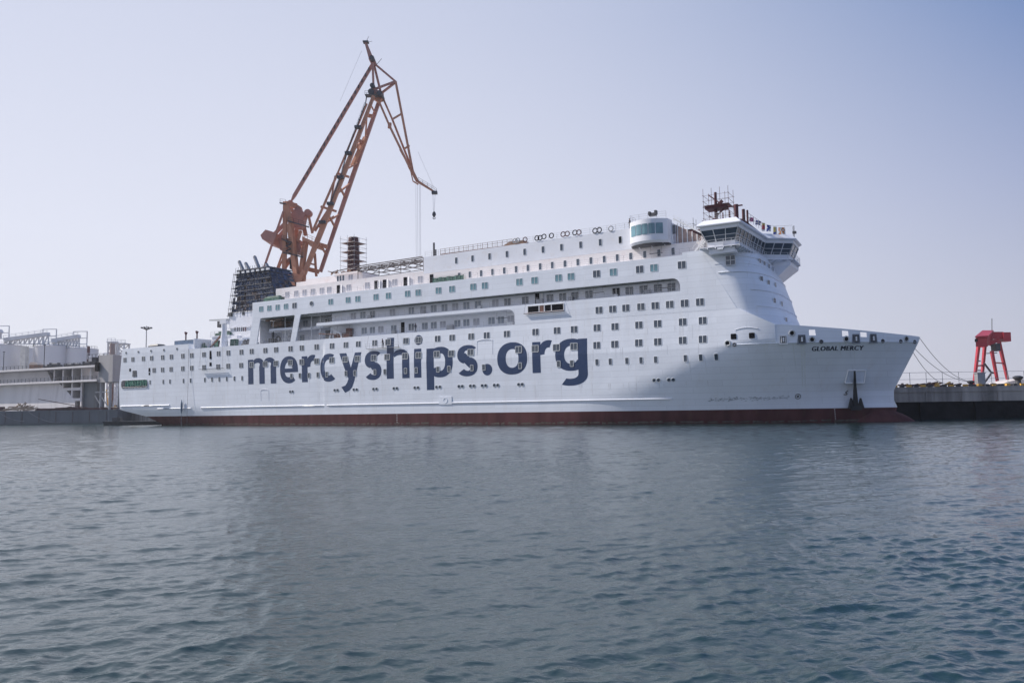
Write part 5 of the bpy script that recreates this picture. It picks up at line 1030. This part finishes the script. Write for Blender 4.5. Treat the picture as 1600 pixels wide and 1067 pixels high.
p = k8(482, 262, -3); mb.box(p.x - 1.8, p.x + 1.6, -4, -1.8, p.z - .4, p.z - .2); mb.rail([(p.x - 1.8, -4, p.z - .3), (p.x + 1.6, -4, p.z - .3)], 1.1, 1.2, .05, 2); mb.tube(k8(500, 140), k8(524, 112), .07)
mb.build('sheaves_and_platforms', DARKM, KR)
mb = MB(); [mb.tube(k8(666 + d, 636, dy), k8(668 + d, 990, dy), .04, 4) for d, dy in ((0, -1), (7, 0), (15, 0), (19, 1))]; mb.tube(k8(747, 672), k8(742, 755), .05, 4); mb.tube(k8(737, 672), k8(740, 755), .05, 4); mb.tube(k8(675, 500), k8(750, 670), .04, 4); mb.tube(k8(440, 80), k8(350, 290), .03, 4); mb.build('hoist_rope', STEEL, KR)
mb = MB(); p = k8(742, 762); mb.loft([[(p.x + r * math.cos(a), r * math.sin(a), p.z + z) for a in np.linspace(0, 6.2832, 11)[:-1]] for r, z in ((.12, 1.0), (.5, .5), (.55, -.1), (.2, -.6))]); mb.torus((p.x, 0, p.z - .95), .32, .1, 'y', 14, 5); mb.build('hook', DARKM, KR, smooth=40)
# tower
member([(k5(245, 200, -4), k5(236, 760, -4), 1.08, 1), (k5(262, 205, 4), k5(330, 300, 4), 0.99), (k5(258, 215, -4), k5(290, 380, -4), 1.17), (k5(285, 375, -4), k5(345, 870, -5), 1.44, 1, 1.35), (k5(240, 205, -4), k5(330, 225, 0), 1.35, 1), (k5(320, 215, 0), k5(372, 250, 0), 1.08), (k5(370, 250, 2), k5(415, 470, 2), 0.99), (k5(262, 380, 0), k5(232, 500, 0), 0.68), (k5(225, 500, 0), k5(262, 570, 0), 0.59), (k5(340, 420, 4), k5(345, 560, 4), 0.99), (k5(375, 430, -3), k5(345, 520, -3), 0.72), (k5(440, 310, 0), k5(470, 450, 0), 0.63), (k5(415, 520, -3), k5(365, 860, -5), 1.17, 1), (k5(245, 690, 0), k5(320, 640, 4), 0.72), (k5(240, 740, 4), k5(325, 620, 4), 0.81), (k5(490, 620, 3), k5(503, 810, 3), 0.63), (k5(455, 705, 0), k5(500, 715, 0), 0.45), (k5(450, 750, 0), k5(528, 768, 0), 0.81), (k5(225, 610, 2), k5(170, 760, 2), 0.45), (k5(235, 640, 4), k5(185, 755, 4), 0.36), (k5(300, 560, 4), k5(400, 560, -4), 0.68), (k5(395, 480, 0), k5(400, 700, 2), 0.63)], 'tower_frame')
member([(k5(228, 270, -5), k5(66, 740, -5), .5)], 'rear_stay', CRANEP)
mb = MB(); mb.prism([(k5(x, 0).x, k5(0, y).z) for x, y in ((280, 322), (338, 272), (380, 268), (425, 300), (412, 345), (400, 400), (392, 425), (312, 410), (280, 375))], 'y', -1.5, 1.8); mb.build('machinery_house', CRANEP, KR)
mb = MB(); [mb.tube((k5(*c).x, -1.1, k5(*c).z), (k5(*c).x, 1.1, k5(*c).z), r, 14) for c, r in (((437, 285), 1.0), ((352, 266), .9), ((292, 202), .7))]; mb.build('rope_sheave', CRANEP, KR, smooth=40)
mb = MB(); mb.prism([(k5(x, 0).x, k5(0, y).z) for x, y in ((225, 530), (300, 510), (395, 530), (392, 632), (225, 605))], 'y', -2.6, 2.6); mb.build('winch_house', CRANEP, KR)
mb = MB(); mb.prism([(k5(x, 0).x, k5(0, y).z) for x, y in ((88, 500), (128, 455), (178, 470), (225, 490), (212, 525), (178, 562), (102, 532))], 'y', -5, 5); mb.build('counterweight', CRANEP, KR)
for it in [(k5(150, 462, 3), k5(242, 370, 3), .9), (k5(180, 492, -3), k5(262, 400, -3), .9), (k5(200, 490), k5(232, 500), 1.0)]: member([it], 'counterweight_arm', CRANEP)
mb = MB()
for a, b in (((268, 350), (440, 400)), ((225, 612), (392, 650)), ((215, 500), (300, 530)), ((200, 200), (245, 205))): A, B_ = k5(*a, -5), k5(*b, -5); mb.beam(A, B_, 1.0, .25); mb.rail([tuple(A), tuple(B_)], 1.2, 1.6, .05, 2)
for k in range(5): mb.beam(k5(250 + (k % 2) * 40, 520 + k * 20, -5.5), k5(290 - (k % 2) * 40, 540 + k * 20, -5.5), .9, .15)
mb.build('tower_walkways', DARKM, KR)
mb = MB(); P0 = [k5(x, y, -5) for x, y in ((390, 480), (505, 530), (510, 550), (392, 510))]; mb.loft([P0, [p + Vector((0, 9, 0)) for p in P0]]); mb.rail([tuple(P0[0]), tuple(P0[1])], 1.2, 1.5, .07, 2); mb.build('hinge_platform', CRANE, KR)
mb = MB(); mb.loft([[k5(180, 760, -6), k5(418, 800, -6), k5(418, 800, 6), k5(180, 760, 6)][::1], [k5(240, 895, -6), k5(418, 895, -6), k5(418, 895, 6), k5(240, 895, 6)]]); zb = k5(0, 895).z
mb.box(k5(235, 0).x, k5(418, 0).x, -6, 6, 0, zb); mb.beam(k5(255, 770, -6.3), k5(325, 890, -6.3), .9); mb.beam(k5(400, 760, -6.3), k5(350, 890, -6.3), 1.0); mb.build('tower_base', CRANE, KR)
MB().box(k5(302, 0).x, k5(340, 0).x, -2, 2, k5(0, 760).z, k5(0, 680).z).build('driver_cab', DARKM, KR)

# ------------------------------------------------------------ left side: floating dock, pontoon, silos, towers
def wv(px, py, Y): return at_depth(px, py, Y)
DK_ = thing('dry_dock_wall', 'grey steel dock wall with cantilevered decks and dark openings at far left', 'dock', (wv(75, 640, 262).x, 262, 0))
base_d = Vector(DK_.location)
XD0 = wv(-140, 600, 286).x
def dyx(px): return 275 - 25 * (px / 150.0)
def dp(px, z, back=0): Y = dyx(px) ; p = wv(px, 600, Y); return Vector((p.x, Y + back, z)) - base_d
def zpy(px, py): return wv(px, py, dyx(px)).z
ztop, zmid = zpy(0, 580), zpy(0, 600)
def slab(mb, px0, px1, z0, z1, b0, b1, mi=0):
    P = [dp(px0, z0, b0), dp(px1, z0, b0), dp(px1, z0, b1), dp(px0, z0, b1)]; mb.loft([P, [p + Vector((0, 0, z1 - z0)) for p in P]], mi)
mb = MB(); 
def poly(mb, pts, b0, b1, mi=0): mb.loft([[dp(px, z, b0) for px, z in pts], [dp(px, z, b1) for px, z in pts]], mi)
zt_ = lambda py: zpy(60, py)
poly(mb, [(-140, 0), (118, 0), (118, zt_(627)), (104, zt_(612)), (90, zt_(598)), (-140, zmid - .6)], 0, 1.5)
poly(mb, [(-140, zmid), (78, zmid), (70, ztop - .7), (-140, ztop - .7)], 1.2, 2.4); mb.build('wall_plate', DOCK, DK_)
mb = MB(); slab(mb, -140, 156, ztop - .6, ztop, -2.2, 8); slab(mb, -140, 155, zmid - .6, zmid, -1.6, 6); mb.build('deck_edge', DOCK, DK_)
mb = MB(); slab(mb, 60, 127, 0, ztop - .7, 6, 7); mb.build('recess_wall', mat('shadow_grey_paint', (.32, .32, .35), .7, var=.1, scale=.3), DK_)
for px in (84, 98, 112.5, 127, 141, 154): mb = MB(); slab(mb, px - 1.1, px + 1.1, zmid, ztop - .6, 0, 5); mb.build('column', DOCK, DK_)
mb = MB()
for px, z0 in ((98, zt_(613)), (112.5, 0), (127, 0)): slab(mb, px - 1.1, px + 1.1, z0, zmid - .6, 0.02, 5)
for (a, b, py) in ((98, 127, 612), (104, 127, 628)): slab(mb, a, b, zt_(py), zt_(py) + .9, .03, 5)
mb.build('rib_frame', DOCK, DK_)
mb = MB(); slab(mb, 128, 149, 0, zmid - .6, 1, 6); mb.build('tank_block', DOCKD, DK_)
mb = MB(); slab(mb, 156, 178, zmid - 1, ztop + 3.0, -1, 7); mb.build('end_block', mat('weathered_grey_steel', (.36, .35, .355), .7, var=.12, scale=.3, stain=(.25, .22, .21), streak=True), DK_)
mb = MB()
for px in (158, 172): mb.tube(dp(px, 0, 0), dp(px, zmid - 1, 0), .35, 8); mb.tube(dp(px, 0, 6), dp(px, zmid - 1, 6), .35, 8)
mb.beam(dp(150, zmid - 4, 0), dp(172, zmid - 4, 0), .3); mb.beam(dp(158, zmid - 5, 0), dp(172, zmid - 9.5, 0), .25); mb.beam(dp(149, zmid - 5, 0), dp(158, zmid - 8, 0), .25); mb.build('end_legs', STEEL, DK_)
mb = MB(); mb.rail([tuple(dp(-140, ztop, -2)), tuple(dp(154, ztop, -2))], 1.1, 2.2, .06, 2); mb.rail([tuple(dp(-140, zmid, -1.5)), tuple(dp(154, zmid, -1.5))], 1.2, 2.0, .06, 3); mb.build('dock_rail', DARKM, DK_)
mb = MB(); slab(mb, 154, 158, ztop - 2.0, ztop + .8, -2.5, -1); mb.build('dark_fender', BLACK, DK_)
mb = MB(); p = dp(52, ztop, 0); mb.box(p.x - 1.6, p.x + 1.2, 0 + p.y, p.y + 3, p.z, p.z + 1.5); mb.prism([(p.x - 1.8, p.z + 1.5), (p.x + 1.5, p.z + 1.5), (p.x + .4, p.z + 2.4), (p.x - .9, p.z + 2.4)], 'y', p.y - .3, p.y + 3.3, 1); o = mb.build('hut', [BROWN, mat('pale_roof', (.6, .5, .42), .7)]); o.location = base_d; tag(o, 'small brown hut with pale roof on top of the dock wall', 'hut')
def dock_winch(px, k, lab):
    p = dp(px, ztop, 1) + base_d; mb = MB(); mb.box(-1.3, 1.3, -.6, .6, 0, .25); mb.tube((-.9, 0, .8), (.9, 0, .8), .5, 10); mb.box(-1.1, -.9, -.6, .6, .2, 1.4); mb.box(.9, 1.1, -.6, .6, .2, 1.4); mb.box(1.1, 1.8, -.4, .4, .1, .9)
    o = mb.build('winch', DARKM); o.location = p; o.scale = (k,) * 3; tag(o, lab, 'winch', 'winches along the dock wall top')
for px, k, lab in ((70, .9, 'small dark winch on the dock wall just right of the lamp post'), (77, 1.0, 'dark winch left of the largest one on the dock wall'), (82, 1.3, 'largest dark winch on the dock wall top'), (101, .8, 'smallest winch on the dock wall, left one of a close pair'), (105, .9, 'right one of the close pair of winches on the dock wall'), (117, .9, 'lone small winch on the dock wall right of the close pair'), (133, 1.1, 'second winch from the right end on the dock wall'), (143, .9, 'winch beside the machinery cluster on the dock wall')): dock_winch(px, k, lab)
mb = MB(); rng = np.random.default_rng(19); 
for k in range(14): x = rng.uniform(-2.2, 2.2); mb.box(x, x + rng.uniform(.5, 1.3), rng.uniform(0, 1), 2.2, 0, rng.uniform(1.0, 3.4))
mb.rail([(-3, 0, 0), (3, 0, 0)], 3.6, 1.2, .1, 3); o = mb.build('machinery', DARKM); o.location = dp(149, ztop, 1) + base_d; tag(o, 'dark machinery cluster at the right end of the dock wall top', 'machinery')
for px, h, lab in ((65, 8.0, 'thin dark lamp post on the dock wall right of the hut'), (1.5, 6.8, 'thin dark lamp post on the dock wall at the left edge')):
    p = dp(px, ztop, 1); mb = MB(); mb.tube((0, 0, 0), (0, 0, h), .12, 6); mb.beam((-.4, 0, h), (.4, 0, h), .2); o = mb.build('lamp_post', DARKM); o.location = p + base_d; tag(o, lab, 'lamp post')
# pontoon in front
PT = thing('pontoon', 'long dark grey steel pontoon lying along the far left water', 'pontoon', (wv(60, 655, 246).x, 246, 0))
pz = wv(60, 641.5, 246).z; xl, xr = wv(-160, 650, 246).x - PT.location.x, wv(183, 650, 246).x - PT.location.x
mb = MB(); mb.box(xl, xr, 0, 16, -1.5, pz); mb.box(xl, xr, -.15, 0, pz - .5, pz - .2); mb.box(xl, xr, -.15, 0, .3, .5); mb.build('hull', DOCKD, PT)
[MB().box(x, x + .2, -.1, .0, .5, pz - .5).build('rubbing_post', mat('stained_post', (.13, .11, .11), .8) if 'stained_post' not in bpy.data.materials else bpy.data.materials['stained_post'], PT) for x in np.arange(xl + 2, xr, 5.2)]
mb = MB(); rng = np.random.default_rng(21)
for k in range(40):
    x = rng.uniform(-12, -3) ; h = 2.6 * max(0, 1 - abs(x + 6.5) / 6); mb.beam((x, 2, h * rng.random()), (x + rng.uniform(.6, 2.6), 3, h * rng.random() + .3), .4, .25, 0)
o = mb.build('timber_pile', [mat('pale_timber', (.42, .33, .25), .8, var=.3)]); o.location = (PT.location.x + .5 - 2, 246, pz); tag(o, 'pile of pale planks on the left pontoon', 'timber')
mb = MB()
for k in range(30): x = rng.uniform(-2, 20); mb.beam((x, 2, rng.uniform(0, .8)), (x + rng.uniform(2, 6), 3, rng.uniform(0, 1.2) * (1 if x < 12 else .6)), .4, .3)
mb.beam((-2, 3, 3.6), (14, 3, .6), .2); mb.box(-30, -13, 2, 4, 0, 1.4); mb.box(-3, 21, 3.2, 4, 0, .7); o = mb.build('rusty_steel_pile', mat('dark_rust', (.10, .055, .055), .9, var=.4)); o.location = (PT.location.x, 246, pz); tag(o, 'dark rusty steel sections stacked on the left pontoon', 'scrap')
for (a, b, sag, lab) in (((0, 645.5), (38, 658), .6, 'rope slung along the pontoon side at the left edge'), ((44, 643), (95, 660), 1.0, 'rope slung down the pontoon side below the planks')):
    A, B_ = wv(*a, 245.6), wv(*b, 245.6); mb = MB(); mb.path([tuple(A.lerp(B_, t) - Vector((0, 0, sag * 4 * t * (1 - t)))) for t in np.linspace(0, 1, 12)], .07, 5); tag(mb.build('mooring_rope', mat('pale_wet_rope', (.3, .3, .3), .9)), lab, 'rope')
# small dark work boat under the stern
mb = MB(); mb.loft([[(-7.5, -1.2, -.6), (6, -1.4, -.6), (8, 0, -.6), (6, 1.4, -.6), (-7.5, 1.2, -.6)], [(-8, -1.7, 1.0), (6.2, -1.8, .9), (9.5, 0, 1.5), (6.2, 1.8, .9), (-8, 1.7, 1.0)]]); mb.box(-6, -4, -.8, .8, 1.0, 1.9); o = mb.build('work_boat', DARKM); pz_ = wv(215, 656, 205); o.location = (pz_.x, 205, 0); o.rotation_euler[2] = .1; tag(o, 'low dark work boat lying under the ship stern', 'boat')
# silos
def silo(px0, px1, pyt, Y, lab, band=False):
    a, b = wv(px0, pyt, Y), wv(px1, pyt, Y); r = (b.x - a.x) / 2; t = thing('silo', lab, 'silo', ((a.x + b.x) / 2, Y + r, 4), group='grain silos behind the dock')
    h = a.z - 4 - 1; n = 96; P = lambda R, z: [(R * (1 + .004 * (k % 2)) * math.cos(2 * math.pi * k / n), R * (1 + .004 * (k % 2)) * math.sin(2 * math.pi * k / n), z) for k in range(n)]
    MB().loft([P(r, 0), P(r, h)]).build('wall', SILO, t); MB().loft([P(r * 1.02, h), P(r * 1.02, h + .3), P(r * .2, h + r * .20)]).build('roof', SILO, t)
    mb = MB(); mb.rail([(r * 1.02 * math.cos(x), r * 1.02 * math.sin(x), h + .3) for x in np.linspace(math.pi, 2 * math.pi, 14)], 1.3, 3, .09, 2); mb.build('roof_rail', STEEL, t); return t
silo(-40, 15, 536, 400, 'pale steel silo cut by the left edge of the picture'); silo(14, 42, 541, 425, 'narrow visible silo between two larger ones at left'); silo(41, 93, 538, 400, 'broad steel silo standing behind the brown hut'); silo(92, 139, 542, 405, 'steel silo with reddish ladder, rightmost of the group')
a = wv(38.5, 541, 399); tag((lambda o: (setattr(o, 'location', (a.x, 399, 4)), o)[1])(MB().box(-1.2, 1.4, -1.5, 1.5, 0, a.z - 4).build('stair_shaft', mat('cream_steel', (.7, .68, .62), .6))), 'pale vertical stair shaft between the silos', 'shaft')
a = wv(138.5, 541, 399); tag((lambda o: (setattr(o, 'location', (a.x, 399, 4)), o)[1])(MB().box(-.5, .5, -.5, .5, 0, a.z - 4).build('caged_ladder', RUSTR)), 'reddish caged ladder up the rightmost silo', 'ladder')
def gallery(a, b, Y, leg, lab, top=True):
    A, B_ = wv(*a, Y), wv(*b, Y); t = thing('conveyor_gallery', lab, 'conveyor', (A.x, Y, A.z), group='conveyors over the silos'); d = B_ - A
    MB().beam((0, 0, 0), d, 3, 1.8).build('gallery_tube', PALE, t); mb = MB(); n = 9
    for k in range(n + 1):
        p = d * (k / n); q = d * ((k + 1) / n) if k < n else p; dz = leg * (.35 + .65 * k / n); mb.beam(p, p - Vector((0, 0, dz)), .55)
        if k < n: mb.beam(p - Vector((0, 0, dz)), q, .5); mb.beam(p - Vector((0, 0, dz * .95)), q - Vector((0, 0, leg * (.35 + .65 * (k + 1) / n) * .95)), .5)
    for x in (d.x - 3, d.x + 4): mb.beam((x, 0, d.z + 2.5), (x, 0, d.z - leg), .4)
    for zz in (2.5, -1, -4): mb.beam((d.x - 3, 0, d.z + zz), (d.x + 4, 0, d.z + zz), .35)
    mb.rail([(0, -1.5, 1), tuple(d + Vector((0, -1.5, 1)))], 1.3, 3, .1, 2); mb.build('gallery_truss', PALE, t)
gallery((8, 531), (76, 522), 405, 5.5, 'long inclined conveyor gallery over the broad silo'); gallery((82, 532.5), (124, 525.5), 408, 5.5, 'shorter conveyor gallery over the rightmost silo'); gallery((139, 558.5), (172, 559.5), 395, 5, 'low level conveyor gallery between silos and lattice towers'); gallery((-30, 536), (2, 517), 402, 4, 'conveyor head at the left edge of the picture')
def lattice(px0, px1, pyt, Y, lab, solid=False, m=PALE):
    a, b = wv(px0, pyt, Y), wv(px1, pyt, Y); w_ = b.x - a.x; h = a.z - 4; t = thing('lattice_tower', lab, 'tower', ((a.x + b.x) / 2, Y, 4), group='lattice towers left of the stern'); mb = MB()
    n = max(4, int(h / w_ * 1.1)); 
    for k in range(n):
        z0, z1 = h * k / n, h * (k + 1) / n
        for y in (-w_ / 2, w_ / 2):
            mb.beam((-w_ / 2, y, z0), (w_ / 2, y, z1), .35); mb.beam((w_ / 2, y, z0), (-w_ / 2, y, z1), .35); mb.beam((-w_ / 2, y, z1), (w_ / 2, y, z1), .4)
    for x in (-w_ / 2, w_ / 2):
        for y in (-w_ / 2, w_ / 2): mb.beam((x, y, 0), (x, y, h), .55)
    mb.build('lattice', m, t); mb = MB(); mb.box(-w_ / 2 - .5, w_ / 2 + .5, -w_ / 2 - .5, w_ / 2 + .5, h, h + .4); mb.rail([(-w_ / 2 - .4, -w_ / 2, h + .4), (w_ / 2 + .4, -w_ / 2, h + .4)], 1.4, 1.6, .1, 2); mb.build('top_platform', m, t); return t
lattice(171.5, 181, 535.5, 350, 'taller lattice tower with a brown column left of the stern'); lattice(182, 198, 538, 362, 'wide lattice tower partly hidden by the ship stern')
a = wv(177.5, 537, 348); o = MB().tube((0, 0, 0), (0, 0, a.z - 4), 1.1, 10).build('elevator_leg', mat('brown_grey_steel', (.3, .23, .21), .7), smooth=40); o.location = (a.x, 347, 4); tag(o, 'brown vertical elevator column in the lattice tower', 'column')
structure(MB().box(-900, -82, 285, 900, -6, 4).build('far_land', CONC))
mb = MB(); rng = np.random.default_rng(31)
for k in range(70): x = rng.uniform(0, 16); z = rng.uniform(0, 12); mb.beam((x, 0, z * .2), (x + rng.uniform(-1, 1), 0, z), .3, .3, int(rng.integers(0, 3)))
a = wv(150, 640, 300); o = mb.build('construction_frames', [PALE, RUST, YEL]); o.location = (a.x, 300, 3); tag(o, 'jumble of rusty construction frames seen under the dock end', 'scaffold')
# high-mast lamp behind the stern
a = wv(229, 513, 330); t = thing('high_mast_lamp', 'tall high-mast lamp with a ring of floodlights behind the stern', 'lamp', (a.x, 330, 4)); h = a.z - 4
MB().tube((0, 0, 0), (0, 0, h + 1), .3, 8, 0, .18).build('pole', STEEL, t)
for k in range(8): an = k * math.pi / 4; mb = MB(); x, y = 1.9 * math.cos(an), 1.9 * math.sin(an); mb.tube((0, 0, h - .8), (x, y, h + .1), .08, 5); mb.box(x - .35, x + .35, y - .3, y + .3, h, h + .45); mb.build('floodlight', DARKM, t)
MB().torus((0, 0, h - .3), .9, .10, 'z').build('lamp_ring', DARKM, t)

# ------------------------------------------------------------ harbour haze
hz = MB().box(-700, 700, -60, 1000, -9.5, 125).data('haze', [])
m = bpy.data.materials.new('haze_air'); m.use_nodes = True; n = m.node_tree.nodes; n.clear(); o_ = n.new('ShaderNodeOutputMaterial'); pv = n.new('ShaderNodeVolumePrincipled')
pv.inputs['Color'].default_value = (0.86, 0.92, 1.0, 1); pv.inputs['Density'].default_value = 0.00017; pv.inputs['Anisotropy'].default_value = 0.3
m.node_tree.links.new(pv.outputs[0], o_.inputs['Volume']); hz.materials.clear(); hz.materials.append(m)
ho = bpy.data.objects.new('haze', hz); COL.objects.link(ho); ho['kind'] = 'stuff'
